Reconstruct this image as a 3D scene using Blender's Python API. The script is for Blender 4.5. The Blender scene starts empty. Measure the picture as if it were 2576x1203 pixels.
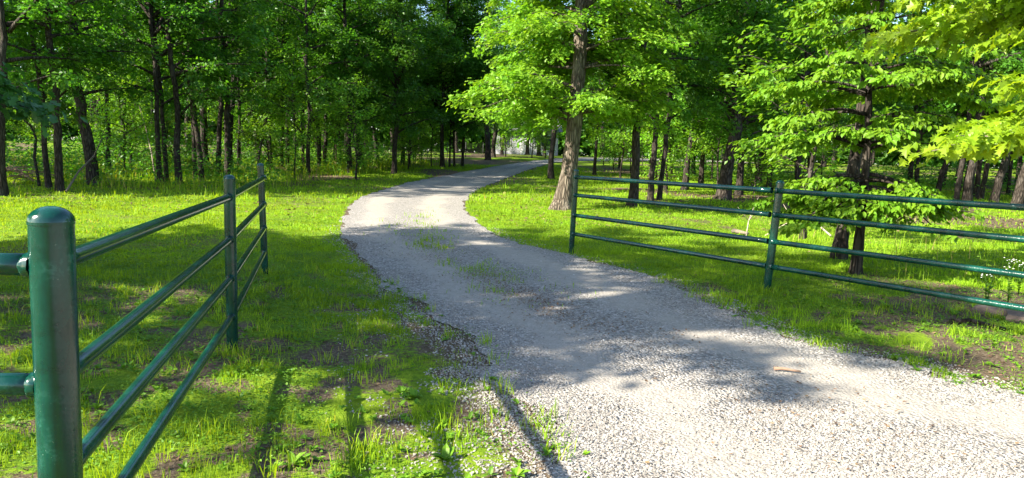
import bpy, math, random
import numpy as np
from mathutils import Vector, Matrix

S = bpy.context.scene
C = S.collection
rad = math.radians
rng = np.random.default_rng(11)
random.seed(5)

# ------------------------------------------------------------------ camera
FPX, CX, CY = 1777.0, 1288.0, 601.5          # focal length and centre of the 2576 px wide photograph
CAMZ = 1.6
PITCH = math.atan((601.5 - 385.0) / FPX)
ROLL = 0.030
R0 = Vector((1, 0, 0)); FW = Vector((0, math.cos(PITCH), -math.sin(PITCH))); U0 = Vector((0, math.sin(PITCH), math.cos(PITCH)))
RT = R0 * math.cos(ROLL) + U0 * math.sin(ROLL)
UP = U0 * math.cos(ROLL) - R0 * math.sin(ROLL)
cam = bpy.data.cameras.new('camera')
cam_o = bpy.data.objects.new('camera', cam); C.objects.link(cam_o)
cam.sensor_width = 36; cam.lens = 36 * FPX / 2576; cam.clip_end = 2000; cam.clip_start = 0.05
cam_o.matrix_world = Matrix(((RT.x, UP.x, -FW.x, 0), (RT.y, UP.y, -FW.y, 0), (RT.z, UP.z, -FW.z, CAMZ), (0, 0, 0, 1)))
S.camera = cam_o

def sstep(a, b, x):
    t = np.clip((np.asarray(x, float) - a) / (b - a), 0, 1); return t * t * (3 - 2 * t)
def hill(y):
    return 1.45 * sstep(14, 78, y)
def ray(px, py):
    return (FW + RT * ((px - CX) / FPX) - UP * ((py - CY) / FPX))
def at(px, py):
    """ground point seen at a place of the photograph"""
    d = ray(px, py); lo, hi = 0.3, 200.0
    for _ in range(60):
        m = (lo + hi) / 2
        p = d * m
        if CAMZ + p.z > hill(p.y): lo = m
        else: hi = m
    p = d * lo
    return (p.x, p.y, float(hill(p.y)))
def at_z(px, py, z):
    d = ray(px, py); t = (z - CAMZ) / d.z
    return (d.x * t, d.y * t, z)

# ------------------------------------------------------------------ noise
def _hash(ix, iy, seed):
    n = (ix.astype(np.int64) * 374761393 + iy.astype(np.int64) * 668265263 + seed * 1442695041) & 0x7fffffff
    n = ((n ^ (n >> 13)) * 1274126177) & 0x7fffffff
    return ((n ^ (n >> 16)) & 0xffff) / 65535.0
def vnoise(x, y, seed=0):
    x = np.asarray(x, float); y = np.asarray(y, float)
    ix = np.floor(x); iy = np.floor(y); fx = x - ix; fy = y - iy
    fx = fx * fx * (3 - 2 * fx); fy = fy * fy * (3 - 2 * fy)
    a = _hash(ix, iy, seed); b = _hash(ix + 1, iy, seed); c = _hash(ix, iy + 1, seed); d = _hash(ix + 1, iy + 1, seed)
    return (a * (1 - fx) + b * fx) * (1 - fy) + (c * (1 - fx) + d * fx) * fy
def fbm(x, y, seed=0, oct=4):
    s = 0; a = 0.5; t = 0
    for o in range(oct):
        s = s + a * vnoise(np.asarray(x) * 2 ** o, np.asarray(y) * 2 ** o, seed + o); t += a; a *= 0.5
    return s / t

# ------------------------------------------------------------------ mesh helpers
def np_mesh(name, V, F3=None, F4=None, attrs=None, smooth=False, mats=()):
    V = np.asarray(V, np.float32).reshape(-1, 3)
    F3 = np.zeros((0, 3), np.int32) if F3 is None or len(F3) == 0 else np.asarray(F3, np.int32)
    F4 = np.zeros((0, 4), np.int32) if F4 is None or len(F4) == 0 else np.asarray(F4, np.int32)
    me = bpy.data.meshes.new(name)
    me.vertices.add(len(V)); me.vertices.foreach_set('co', V.ravel())
    loops = np.concatenate([F3.ravel(), F4.ravel()]).astype(np.int32)
    me.loops.add(len(loops)); me.loops.foreach_set('vertex_index', loops)
    starts = np.concatenate([np.arange(len(F3)) * 3, len(F3) * 3 + np.arange(len(F4)) * 4]).astype(np.int32)
    me.polygons.add(len(starts)); me.polygons.foreach_set('loop_start', starts)
    me.polygons.foreach_set('use_smooth', np.full(len(starts), smooth, dtype=bool))
    me.update(calc_edges=True)
    for k, v in (attrs or {}).items():
        a = me.attributes.new(k, 'FLOAT', 'POINT'); a.data.foreach_set('value', np.asarray(v, np.float32))
    for m in (mats if isinstance(mats, (list, tuple)) else [mats]): me.materials.append(m)
    return me

class Geo:
    def __init__(s): s.V = []; s.F3 = []; s.F4 = []; s.n = 0
    def add(s, V, F3=None, F4=None):
        V = np.asarray(V, float).reshape(-1, 3)
        if F3 is not None and len(F3): s.F3.append(np.asarray(F3, int).reshape(-1, 3) + s.n)
        if F4 is not None and len(F4): s.F4.append(np.asarray(F4, int).reshape(-1, 4) + s.n)
        s.V.append(V); s.n += len(V)
    def tube(s, P, r, sides=6, cap=True, rough=0.0, R=None):
        P = np.asarray(P, float); n = len(P); r = np.broadcast_to(np.asarray(r, float), (n,))
        T = np.gradient(P, axis=0); T /= np.linalg.norm(T, axis=1)[:, None] + 1e-9
        ref = np.array([0, 0, 1.0]) if abs(T[0][2]) < 0.8 else np.array([1.0, 0, 0])
        u = np.cross(ref, T[0]); u /= np.linalg.norm(u)
        th = np.arange(sides) * 2 * np.pi / sides
        V = np.zeros((n, sides, 3))
        for i in range(n):
            u = u - T[i] * np.dot(u, T[i]); u /= np.linalg.norm(u) + 1e-9
            w = np.cross(T[i], u)
            rr = r[i] * (1 + (R.normal(0, rough, sides) if rough else 0))
            V[i] = P[i] + (np.cos(th) * rr)[:, None] * u + (np.sin(th) * rr)[:, None] * w
        i = np.arange(n - 1)[:, None] * sides; j = np.arange(sides)[None, :]; k = (j + 1) % sides
        F4 = np.stack([i + j, i + k, i + sides + k, i + sides + j], -1).reshape(-1, 4)
        VV = V.reshape(-1, 3)
        F3 = []
        if cap:
            VV = np.vstack([VV, P[0], P[-1]]); a = n * sides; b = a + 1
            for q in range(sides):
                F3.append((a, (q + 1) % sides, q)); F3.append((b, (n - 1) * sides + q, (n - 1) * sides + (q + 1) % sides))
        s.add(VV, F3, F4)
    def box(s, x0, x1, y0, y1, z0, z1):
        V = [(x, y, z) for z in (z0, z1) for y in (y0, y1) for x in (x0, x1)]
        s.add(V, None, [(0, 2, 3, 1), (4, 5, 7, 6), (0, 1, 5, 4), (2, 6, 7, 3), (0, 4, 6, 2), (1, 3, 7, 5)])
    def mesh(s, name, mat, smooth=True):
        return np_mesh(name, np.vstack(s.V), np.vstack(s.F3) if s.F3 else None, np.vstack(s.F4) if s.F4 else None, None, smooth, mat)

def obj(name, me, parent=None):
    o = bpy.data.objects.new(name, me); C.objects.link(o)
    if parent: o.parent = parent
    return o
def tag(o, label, cat, group=None, kind=None):
    o['label'] = label; o['category'] = cat
    if group: o['group'] = group
    if kind: o['kind'] = kind
    return o
def empty(name, loc, rz=0.0):
    o = bpy.data.objects.new(name, None); C.objects.link(o); o.location = loc; o.rotation_euler = (0, 0, rz); o.empty_display_size = 0.2
    return o

# ------------------------------------------------------------------ materials
def new_mat(name):
    m = bpy.data.materials.new(name); m.use_nodes = True
    nt = m.node_tree; nt.nodes.clear()
    out = nt.nodes.new('ShaderNodeOutputMaterial')
    return m, nt, out
def N(nt, t, **kw):
    n = nt.nodes.new(t)
    for k, v in kw.items():
        if k.startswith('i_'):
            n.inputs[k[2:].replace('_', ' ')].default_value = v
        else: setattr(n, k, v)
    return n
def L(nt, a, b): nt.links.new(a, b)
def ramp(nt, fac, stops):
    r = nt.nodes.new('ShaderNodeValToRGB'); e = r.color_ramp.elements
    while len(e) < len(stops): e.new(0.5)
    for i, (p, c) in enumerate(stops): e[i].position = p; e[i].color = (*c, 1)
    L(nt, fac, r.inputs[0]); return r.outputs[0]
def mixc(nt, fac, a, b, mode='MIX'):
    m = nt.nodes.new('ShaderNodeMix'); m.data_type = 'RGBA'; m.blend_type = mode
    for s, v in ((m.inputs[0], fac), (m.inputs[6], a), (m.inputs[7], b)):
        if hasattr(v, 'is_linked') or hasattr(v, 'links'): L(nt, v, s)
        else: s.default_value = v if isinstance(v, (int, float)) else (*v, 1)
    return m.outputs[2]
def attr(nt, name):
    return N(nt, 'ShaderNodeAttribute', attribute_name=name).outputs['Fac']
def maprange(nt, v, a, b, c=0.0, d=1.0):
    m = nt.nodes.new('ShaderNodeMapRange'); L(nt, v, m.inputs[0])
    for i, x in enumerate((a, b, c, d)): m.inputs[i + 1].default_value = x
    return m.outputs[0]

def leaf_mat(name, dark, light, trans, tmix=0.4, rough=0.45, spec=0.35, odd=None):
    m, nt, out = new_mat(name)
    stops = [(0.0, dark), (0.75, light)]
    if odd: stops += [(0.90, light), (0.95, odd)]
    c = ramp(nt, attr(nt, 'rnd'), stops)
    oi = N(nt, 'ShaderNodeObjectInfo')
    hsv = N(nt, 'ShaderNodeHueSaturation'); L(nt, c, hsv.inputs['Color'])
    L(nt, maprange(nt, oi.outputs['Random'], 0, 1, 0.8, 1.2), hsv.inputs['Value'])
    L(nt, maprange(nt, attr(nt, 'clump'), 0, 1, 0.485, 0.515), hsv.inputs['Hue'])
    p = N(nt, 'ShaderNodeBsdfPrincipled', i_Roughness=rough); p.inputs['Specular IOR Level'].default_value = spec
    L(nt, hsv.outputs[0], p.inputs['Base Color'])
    t = N(nt, 'ShaderNodeBsdfTranslucent')
    L(nt, mixc(nt, 1.0, hsv.outputs[0], trans, 'MULTIPLY'), t.inputs['Color'])
    mx = N(nt, 'ShaderNodeMixShader'); mx.inputs[0].default_value = tmix
    L(nt, p.outputs[0], mx.inputs[1]); L(nt, t.outputs[0], mx.inputs[2]); L(nt, mx.outputs[0], out.inputs[0])
    return m

def bark_mat(name, c1, c2, c3, sc=1.0):
    m, nt, out = new_mat(name)
    tc = N(nt, 'ShaderNodeTexCoord')
    mp = N(nt, 'ShaderNodeMapping'); mp.inputs['Scale'].default_value = (22 * sc, 22 * sc, 4.5 * sc); L(nt, tc.outputs['Object'], mp.inputs[0])
    n1 = N(nt, 'ShaderNodeTexNoise', i_Scale=1.0, i_Detail=5.0, i_Roughness=0.6); L(nt, mp.outputs[0], n1.inputs['Vector'])
    v = N(nt, 'ShaderNodeTexVoronoi', feature='DISTANCE_TO_EDGE', i_Scale=0.9); 
    wv = mixc(nt, 0.25, mp.outputs[0], n1.outputs['Color']); L(nt, wv, v.inputs['Vector'])
    ridge = maprange(nt, v.outputs['Distance'], 0.0, 0.28)
    n2 = N(nt, 'ShaderNodeTexNoise', i_Scale=2.2, i_Detail=3.0); L(nt, tc.outputs['Object'], n2.inputs['Vector'])
    c = mixc(nt, ridge, c1, c2)
    c = mixc(nt, maprange(nt, n2.outputs['Fac'], 0.52, 0.72, 0, 0.7), c, c3)
    c = mixc(nt, maprange(nt, n1.outputs['Fac'], 0.3, 0.7, 0.0, 0.45), c, c1)
    p = N(nt, 'ShaderNodeBsdfPrincipled', i_Roughness=0.9); p.inputs['Specular IOR Level'].default_value = 0.1
    L(nt, c, p.inputs['Base Color'])
    add = N(nt, 'ShaderNodeMath', operation='ADD'); L(nt, ridge, add.inputs[0]); L(nt, n1.outputs['Fac'], add.inputs[1])
    b = N(nt, 'ShaderNodeBump', i_Strength=0.9, i_Distance=0.025); L(nt, add.outputs[0], b.inputs['Height']); L(nt, b.outputs[0], p.inputs['Normal'])
    L(nt, p.outputs[0], out.inputs[0]); return m

def plain(name, c, rough=0.7, var=0.25, scale=8, bump=0.0, metal=0):
    m, nt, out = new_mat(name)
    tc = N(nt, 'ShaderNodeTexCoord'); n = N(nt, 'ShaderNodeTexNoise', i_Scale=scale, i_Detail=5.0); L(nt, tc.outputs['Object'], n.inputs['Vector'])
    a = tuple(x * (1 - var) for x in c); b = tuple(min(1, x * (1 + var)) for x in c)
    p = N(nt, 'ShaderNodeBsdfPrincipled', i_Roughness=rough, i_Metallic=metal)
    L(nt, ramp(nt, n.outputs['Fac'], [(0.3, a), (0.7, b)]), p.inputs['Base Color'])
    if bump:
        bp = N(nt, 'ShaderNodeBump', i_Strength=0.6, i_Distance=bump); L(nt, n.outputs['Fac'], bp.inputs['Height']); L(nt, bp.outputs[0], p.inputs['Normal'])
    L(nt, p.outputs[0], out.inputs[0]); return m

def paint_mat(name):
    m, nt, out = new_mat(name)
    tc = N(nt, 'ShaderNodeTexCoord')
    n = N(nt, 'ShaderNodeTexNoise', i_Scale=7.0, i_Detail=6.0, i_Roughness=0.65); L(nt, tc.outputs['Object'], n.inputs['Vector'])
    n2 = N(nt, 'ShaderNodeTexNoise', i_Scale=55.0, i_Detail=4.0, i_Roughness=0.6); L(nt, tc.outputs['Object'], n2.inputs['Vector'])
    c = ramp(nt, n.outputs['Fac'], [(0.3, (0.001, 0.021, 0.0145)), (0.7, (0.0025, 0.056, 0.038))])
    chalk = N(nt, 'ShaderNodeMath', operation='MULTIPLY')
    L(nt, maprange(nt, n.outputs['Fac'], 0.52, 0.78), chalk.inputs[0]); L(nt, maprange(nt, n2.outputs['Fac'], 0.48, 0.62), chalk.inputs[1])
    c = mixc(nt, chalk.outputs[0], c, (0.03, 0.12, 0.09))
    n3 = N(nt, 'ShaderNodeTexNoise', i_Scale=120.0, i_Detail=2.0); L(nt, tc.outputs['Object'], n3.inputs['Vector'])
    chip = N(nt, 'ShaderNodeMath', operation='MULTIPLY'); L(nt, maprange(nt, n3.outputs['Fac'], 0.70, 0.76), chip.inputs[0]); L(nt, maprange(nt, n.outputs['Fac'], 0.46, 0.56), chip.inputs[1])
    c = mixc(nt, chip.outputs[0], c, (0.10, 0.16, 0.12))
    p = N(nt, 'ShaderNodeBsdfPrincipled'); L(nt, c, p.inputs['Base Color'])
    L(nt, maprange(nt, n2.outputs['Fac'], 0.3, 0.7, 0.08, 0.22), p.inputs['Roughness'])
    p.inputs['Specular IOR Level'].default_value = 0.6
    b = N(nt, 'ShaderNodeBump', i_Strength=0.25, i_Distance=0.003); L(nt, n2.outputs['Fac'], b.inputs['Height']); L(nt, b.outputs[0], p.inputs['Normal'])
    L(nt, p.outputs[0], out.inputs[0]); return m

def ground_mat():
    m, nt, out = new_mat('ground_soil_and_turf')
    g = N(nt, 'ShaderNodeNewGeometry')
    n1 = N(nt, 'ShaderNodeTexNoise', i_Scale=1.3, i_Detail=6.0, i_Roughness=0.6); L(nt, g.outputs['Position'], n1.inputs['Vector'])
    n2 = N(nt, 'ShaderNodeTexNoise', i_Scale=26.0, i_Detail=5.0, i_Roughness=0.7); L(nt, g.outputs['Position'], n2.inputs['Vector'])
    v = N(nt, 'ShaderNodeTexVoronoi', i_Scale=38.0); L(nt, g.outputs['Position'], v.inputs['Vector'])
    soil = ramp(nt, n2.outputs['Fac'], [(0.3, (0.045, 0.032, 0.018)), (0.6, (0.135, 0.10, 0.066)), (0.75, (0.26, 0.20, 0.14))])
    soil = mixc(nt, maprange(nt, v.outputs['Distance'], 0.1, 0.45, 0.35, 0), soil, (0.33, 0.27, 0.21))
    turf = ramp(nt, n2.outputs['Fac'], [(0.3, (0.055, 0.12, 0.008)), (0.7, (0.17, 0.27, 0.012))])
    turf = mixc(nt, maprange(nt, n1.outputs['Fac'], 0.45, 0.7, 0, 0.5), turf, (0.24, 0.30, 0.016))
    a = N(nt, 'ShaderNodeMath', operation='ADD'); L(nt, attr(nt, 'grass'), a.inputs[0])
    L(nt, maprange(nt, n2.outputs['Fac'], 0.3, 0.7, -0.35, 0.35), a.inputs[1])
    c = mixc(nt, maprange(nt, a.outputs[0], 0.35, 0.65), soil, turf)
    p = N(nt, 'ShaderNodeBsdfPrincipled', i_Roughness=0.95); p.inputs['Specular IOR Level'].default_value = 0.1
    L(nt, c, p.inputs['Base Color'])
    b = N(nt, 'ShaderNodeBump', i_Strength=0.8, i_Distance=0.03); L(nt, n2.outputs['Fac'], b.inputs['Height']); L(nt, b.outputs[0], p.inputs['Normal'])
    L(nt, p.outputs[0], out.inputs[0]); return m

def gravel_mat():
    m, nt, out = new_mat('crushed_limestone')
    g = N(nt, 'ShaderNodeNewGeometry')
    v = N(nt, 'ShaderNodeTexVoronoi', i_Scale=48.0, i_Randomness=1.0); L(nt, g.outputs['Position'], v.inputs['Vector'])
    v2 = N(nt, 'ShaderNodeTexVoronoi', i_Scale=110.0); L(nt, g.outputs['Position'], v2.inputs['Vector'])
    n1 = N(nt, 'ShaderNodeTexNoise', i_Scale=0.9, i_Detail=4.0); L(nt, g.outputs['Position'], n1.inputs['Vector'])
    n2 = N(nt, 'ShaderNodeTexNoise', i_Scale=9.0, i_Detail=6.0, i_Roughness=0.7); L(nt, g.outputs['Position'], n2.inputs['Vector'])
    sep = N(nt, 'ShaderNodeSeparateColor'); L(nt, v.outputs['Color'], sep.inputs[0])
    stone = ramp(nt, sep.outputs[0], [(0.0, (0.135, 0.123, 0.108)), (0.25, (0.235, 0.218, 0.195)), (0.6, (0.315, 0.297, 0.27)), (1.0, (0.47, 0.45, 0.42))])
    stone = mixc(nt, maprange(nt, v.outputs['Distance'], 0.45, 0.8, 0, 0.6), stone, (0.13, 0.11, 0.09))
    dust = ramp(nt, n2.outputs['Fac'], [(0.3, (0.275, 0.247, 0.208)), (0.7, (0.365, 0.335, 0.29))])
    sep2 = N(nt, 'ShaderNodeSeparateColor'); L(nt, v2.outputs['Color'], sep2.inputs[0])
    dust = mixc(nt, maprange(nt, sep2.outputs[0], 0.7, 1.0, 0, 0.7), dust, (0.24, 0.20, 0.16))
    f = N(nt, 'ShaderNodeMath', operation='ADD'); L(nt, attr(nt, 'track'), f.inputs[0]); L(nt, maprange(nt, n1.outputs['Fac'], 0.3, 0.7, -0.4, 0.4), f.inputs[1])
    fac = maprange(nt, f.outputs[0], 0.3, 0.8, 0.05, 0.85)
    c = mixc(nt, fac, stone, dust)
    c = mixc(nt, maprange(nt, n2.outputs['Fac'], 0.62, 0.75, 0, 0.35), c, (0.17, 0.13, 0.09))
    p = N(nt, 'ShaderNodeBsdfPrincipled', i_Roughness=0.92); p.inputs['Specular IOR Level'].default_value = 0.15
    L(nt, c, p.inputs['Base Color'])
    h = N(nt, 'ShaderNodeMath', operation='MULTIPLY'); L(nt, v.outputs['Distance'], h.inputs[0]); L(nt, maprange(nt, fac, 0, 1, -1.0, -0.25), h.inputs[1])
    b = N(nt, 'ShaderNodeBump', i_Strength=1.0, i_Distance=0.018); L(nt, h.outputs[0], b.inputs['Height']); L(nt, b.outputs[0], p.inputs['Normal'])
    L(nt, p.outputs[0], out.inputs[0]); return m

def stone_mat():
    m, nt, out = new_mat('loose_limestone')
    c = ramp(nt, attr(nt, 'rnd'), [(0.0, (0.135, 0.12, 0.103)), (0.3, (0.24, 0.22, 0.193)), (0.7, (0.32, 0.30, 0.268)), (1.0, (0.49, 0.47, 0.435))])
    p = N(nt, 'ShaderNodeBsdfPrincipled', i_Roughness=0.9); p.inputs['Specular IOR Level'].default_value = 0.2
    L(nt, c, p.inputs['Base Color']); L(nt, p.outputs[0], out.inputs[0]); return m

M = dict(
    forest=leaf_mat('woodland_leaves', (0.030, 0.105, 0.012), (0.085, 0.21, 0.017), (1.9, 1.9, 0.7), 0.42),
    under=leaf_mat('understory_leaves', (0.06, 0.17, 0.012), (0.16, 0.32, 0.02), (2.0, 1.8, 0.6), 0.45),
    oak=leaf_mat('oak_leaves', (0.095, 0.23, 0.014), (0.19, 0.36, 0.022), (1.7, 1.6, 0.6), 0.40),
    dogwood=leaf_mat('dogwood_leaves', (0.10, 0.25, 0.014), (0.20, 0.37, 0.02), (1.7, 1.5, 0.6), 0.42, 0.5, 0.22),
    maple=leaf_mat('lobed_leaves', (0.13, 0.25, 0.012), (0.26, 0.39, 0.018), (1.8, 1.6, 0.5), 0.5, 0.4, 0.4),
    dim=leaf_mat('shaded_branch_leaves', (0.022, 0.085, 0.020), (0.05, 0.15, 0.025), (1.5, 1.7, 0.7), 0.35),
    grass=leaf_mat('grass_blades', (0.060, 0.155, 0.010), (0.23, 0.37, 0.014), (2.1, 1.6, 0.4), 0.38, 0.55, 0.2, (0.36, 0.30, 0.12)),
    clover=leaf_mat('clover_leaves', (0.05, 0.155, 0.012), (0.16, 0.31, 0.016), (1.6, 1.5, 0.5), 0.3, 0.5, 0.25),
    dead=leaf_mat('dead_leaves', (0.06, 0.038, 0.022), (0.24, 0.155, 0.09), (1.2, 1.0, 0.8), 0.15, 0.8, 0.15),
    bark=bark_mat('grey_brown_bark', (0.020, 0.016, 0.013), (0.085, 0.07, 0.056), (0.125, 0.112, 0.097)),
    oakbark=bark_mat('oak_bark', (0.05, 0.039, 0.029), (0.21, 0.175, 0.135), (0.27, 0.24, 0.195)),
    pinkbark=bark_mat('pinkish_bark', (0.12, 0.08, 0.06), (0.34, 0.25, 0.19), (0.36, 0.29, 0.24)),
    twig=plain('twig_bark', (0.16, 0.125, 0.09), 0.85, 0.3, 14),
    paleTwig=plain('weathered_wood', (0.34, 0.28, 0.22), 0.85, 0.3, 16, 0.004),
    paint=paint_mat('green_gloss_paint'),
    ground=ground_mat(), gravel=gravel_mat(), stone=stone_mat(),
    rock=plain('brown_rock', (0.115, 0.085, 0.068), 0.9, 0.35, 9, 0.02),
    siding=plain('pale_siding', (0.42, 0.43, 0.45), 0.7, 0.06, 3),
    roofing=plain('grey_shingles', (0.16, 0.16, 0.17), 0.9, 0.2, 12),
    glass=plain('dark_window_glass', (0.04, 0.05, 0.06), 0.1, 0.1, 3),
    trim=plain('white_trim', (0.75, 0.75, 0.73), 0.6, 0.05, 3),
    wood=plain('weathered_brown_wood', (0.25, 0.155, 0.10), 0.85, 0.3, 10),
    wire=plain('dark_fence_wire', (0.04, 0.04, 0.035), 0.6, 0.2, 10),
    petal=plain('white_petals', (0.75, 0.75, 0.7), 0.6, 0.05, 3),
)

# ------------------------------------------------------------------ the drive: outline from the photograph
def catmull(P, n=8):
    P = [np.array(p[:2], float) for p in P]; out = []
    for i in range(len(P) - 1):
        a = P[max(i - 1, 0)]; b = P[i]; c = P[i + 1]; d = P[min(i + 2, len(P) - 1)]
        for k in range(n):
            t = k / n
            out.append(0.5 * ((2 * b) + (c - a) * t + (2 * a - 5 * b + 4 * c - d) * t * t + (-a + 3 * b - 3 * c + d) * t ** 3))
    out.append(P[-1]); return np.array(out)
LEFT = [(1.6, -9), (0.95, -2.0), (0.62, 1.2)] + [at(*p) for p in ((1430, 1203), (1310, 1010), (1190, 865), (1090, 795), (960, 705), (890, 635), (862, 580), (868, 540), (905, 500), (1000, 468), (1130, 440), (1280, 414), (1372, 402))]
RIGHT = [(26, -9), (16, 0.5), (9.2, 3.3)] + [at(*p) for p in ((2600, 992), (2310, 925), (2010, 852), (1800, 765), (1640, 697), (1480, 655), (1290, 608), (1200, 562), (1168, 520), (1185, 490), (1240, 462), (1330, 428), (1405, 408))]
lx, ly = LEFT[-1][:2]; rx, ry = RIGHT[-1][:2]
LEFT += [(lx + 3, ly + 7), (lx + 9, ly + 13), (lx + 20, ly + 17)]
RIGHT += [(rx + 3, ry + 5), (rx + 9, ry + 9), (rx + 20, ry + 12.5)]
LC = catmull(LEFT, 10); RC = catmull(RIGHT, 10)
POLY = np.vstack([LC, RC[::-1]])
def sdist(x, y):
    """signed distance to the edge of the drive, positive on the gravel"""
    x = np.atleast_1d(np.asarray(x, float)); y = np.atleast_1d(np.asarray(y, float)); out = np.zeros(len(x))
    A = POLY; B = np.roll(POLY, -1, axis=0); D = B - A; DD = (D ** 2).sum(1) + 1e-12
    for s in range(0, len(x), 20000):
        X = x[s:s + 20000, None]; Y = y[s:s + 20000, None]
        t = np.clip(((X - A[:, 0]) * D[:, 0] + (Y - A[:, 1]) * D[:, 1]) / DD, 0, 1)
        d2 = (X - A[:, 0] - t * D[:, 0]) ** 2 + (Y - A[:, 1] - t * D[:, 1]) ** 2
        c = ((A[:, 1] > Y) != (B[:, 1] > Y)) & (X < D[:, 0] * (Y - A[:, 1]) / np.where(D[:, 1] == 0, 1e-12, D[:, 1]) + A[:, 0])
        out[s:s + 20000] = np.sqrt(d2.min(1)) * np.where(c.sum(1) % 2 == 1, 1, -1)
    return out
def bumps(x, y):
    return 0.07 * (fbm(np.asarray(x) * 0.45, np.asarray(y) * 0.45, 3, 3) - 0.5)
def road_z(x, y): return hill(y) + bumps(x, y) + 0.012
def ground_z(x, y, sd=None):
    sd = sdist(x, y) if sd is None else sd
    return hill(y) + bumps(x, y) - 0.06 * sstep(0.08, 0.5, sd)
def surf_z(x, y, s): return np.where(s > 0.12, road_z(x, y), ground_z(x, y, s))
def gpt(px, py):
    x, y, z = at(px, py); return (x, y, float(ground_z([x], [y])[0]))

CROWN = [(*at(px, py)[:2], sx, sy, a) for px, py, sx, sy, a in ((1040, 575, .5, 1.6, .5), (1085, 600, .3, .9, 1.0), (1110, 622, .28, .6, .8), (1180, 665, .35, .5, .7), (1235, 690, .4, .35, .8), (1300, 735, .5, .5, .4), (1060, 545, .3, 2.0, .4))]
def soil_amount(x, y):
    """1 where bare soil and leaf litter show instead of turf"""
    n = fbm(x * 0.9, y * 0.9, 21, 4)
    left = .65 * sstep(0.42, 0.60, n) * sstep(7.5, 5.0, y) * sstep(-.3, -1.0, x)
    right = sstep(0.46, 0.58, n) * sstep(2.0, 3.2, x) * sstep(10.5, 8.5, y)
    wood = sstep(0.42, 0.6, fbm(x * 0.35, y * 0.35, 27, 4)) * sstep(24, 29, y) * sstep(6, -4, x - (y - 20) * 0.0)
    bright = sstep(0.50, 0.62, fbm(x * 0.5, y * 0.5, 33, 4)) * sstep(3, 5, x) * sstep(13, 16, y) * 0.8
    lawn = sstep(0.60, 0.72, fbm(x * 0.6, y * 0.6, 39, 4)) * 0.5
    return np.clip(left * 0.95 + right + wood + bright + lawn, 0, 1)
def grass_amount(x, y, sd):
    edge = 0.10 + 0.62 * sstep(9.0, 4.5, y) * (x < 1.2)          # the near left verge is a broad mix of stones and weeds
    n = fbm(x * 1.7, y * 1.7, 51, 4)
    g = sstep(0.25, 1.0, (-sd + (n - 0.45) * 1.3 * edge) / edge * 0.9 + 0.25)
    g = g * (1 - 0.92 * soil_amount(x, y))
    gap = sstep(.33, .55, fbm(x * 4.2, y * 4.2, 59, 3)); nearw = sstep(10.5, 7.5, y) * .8
    g = g * (1 - nearw + nearw * gap)
    crown = 0
    for cx, cy, sx, sy, a in CROWN: crown = crown + a * np.exp(-((x - cx) / sx) ** 2 - ((y - cy) / sy) ** 2)
    return np.clip(g + crown * sstep(.36, .52, fbm(x * 3.4, y * 3.4, 57, 3)) * .55, 0, 1)

# ground sheet
ang = np.concatenate([np.linspace(-180, -50, 44, endpoint=False), np.linspace(-50, 50, 300, endpoint=False), np.linspace(50, 180, 44, endpoint=False)])
rr = 0.4 * (1.0325 ** np.arange(0, 222)); rr = rr[rr < 480]
A_, R_ = np.meshgrid(np.radians(ang), rr)
gx = (np.sin(A_) * R_).ravel(); gy = (np.cos(A_) * R_).ravel()
sd = sdist(gx, gy); gz = ground_z(gx, gy, sd)
nr, na = len(rr), len(ang)
i = np.arange(nr - 1)[:, None] * na; j = np.arange(na)[None]; k = (j + 1) % na
F4 = np.stack([i + j, i + na + j, i + na + k, i + k], -1).reshape(-1, 4)
V = np.column_stack([gx, gy, gz]); V = np.vstack([V, [0, 0, float(ground_z([0.0], [0.0])[0])]])
F3 = np.column_stack([np.full(na, nr * na), np.arange(na), (np.arange(na) + 1) % na])
gr = np.append(grass_amount(gx, gy, sd), 0.5)
F4 = F4[:, ::-1]; F3 = F3[:, ::-1]
g_o = obj('ground', np_mesh('ground', V, F3, F4, {'grass': gr}, True, M['ground'])); g_o['kind'] = 'structure'; g_o['label'] = 'green lawn and woodland floor with bare soil patches'

# drive sheet
ns, nc = 420, 48
def resample(P, n):
    s = np.concatenate([[0], np.cumsum(np.linalg.norm(np.diff(P, axis=0), axis=1))]); t = np.linspace(0, 1, len(P)); u = np.linspace(0, 1, n)
    return np.column_stack([np.interp(u, t, P[:, 0]), np.interp(u, t, P[:, 1])])
Lp, Rp = resample(LC, ns), resample(RC, ns)
w = np.linspace(0, 1, nc)
edge_l = 0.55 * (fbm(Lp[:, 0] * 2.2, Lp[:, 1] * 2.2, 61, 4) - 0.5); edge_r = 0.45 * (fbm(Rp[:, 0] * 2.2, Rp[:, 1] * 2.2, 67, 4) - 0.5)
DirN = (Rp - Lp); Wd = np.linalg.norm(DirN, axis=1); DirN = DirN / Wd[:, None]
Lq = Lp + DirN * edge_l[:, None]; Rq = Rp + DirN * edge_r[:, None]
P = Lq[:, None, :] * (1 - w)[None, :, None] + Rq[:, None, :] * w[None, :, None]
px_, py_ = P[..., 0].ravel(), P[..., 1].ravel()
pz_ = road_z(px_, py_)
trk = np.exp(-((np.tile(w, ns) - 0.24) / 0.12) ** 2) + np.exp(-((np.tile(w, ns) - 0.72) / 0.14) ** 2)
i = np.arange(ns - 1)[:, None] * nc; j = np.arange(nc - 1)[None]
F4 = np.stack([i + j, i + j + 1, i + nc + j + 1, i + nc + j], -1).reshape(-1, 4)
dr = obj('gravel_driveway', np_mesh('gravel_driveway', np.column_stack([px_, py_, pz_]), None, F4, {'track': trk}, True, M['gravel'])); dr['kind'] = 'structure'
dr['label'] = 'pale crushed stone driveway curving into the woods'

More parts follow.
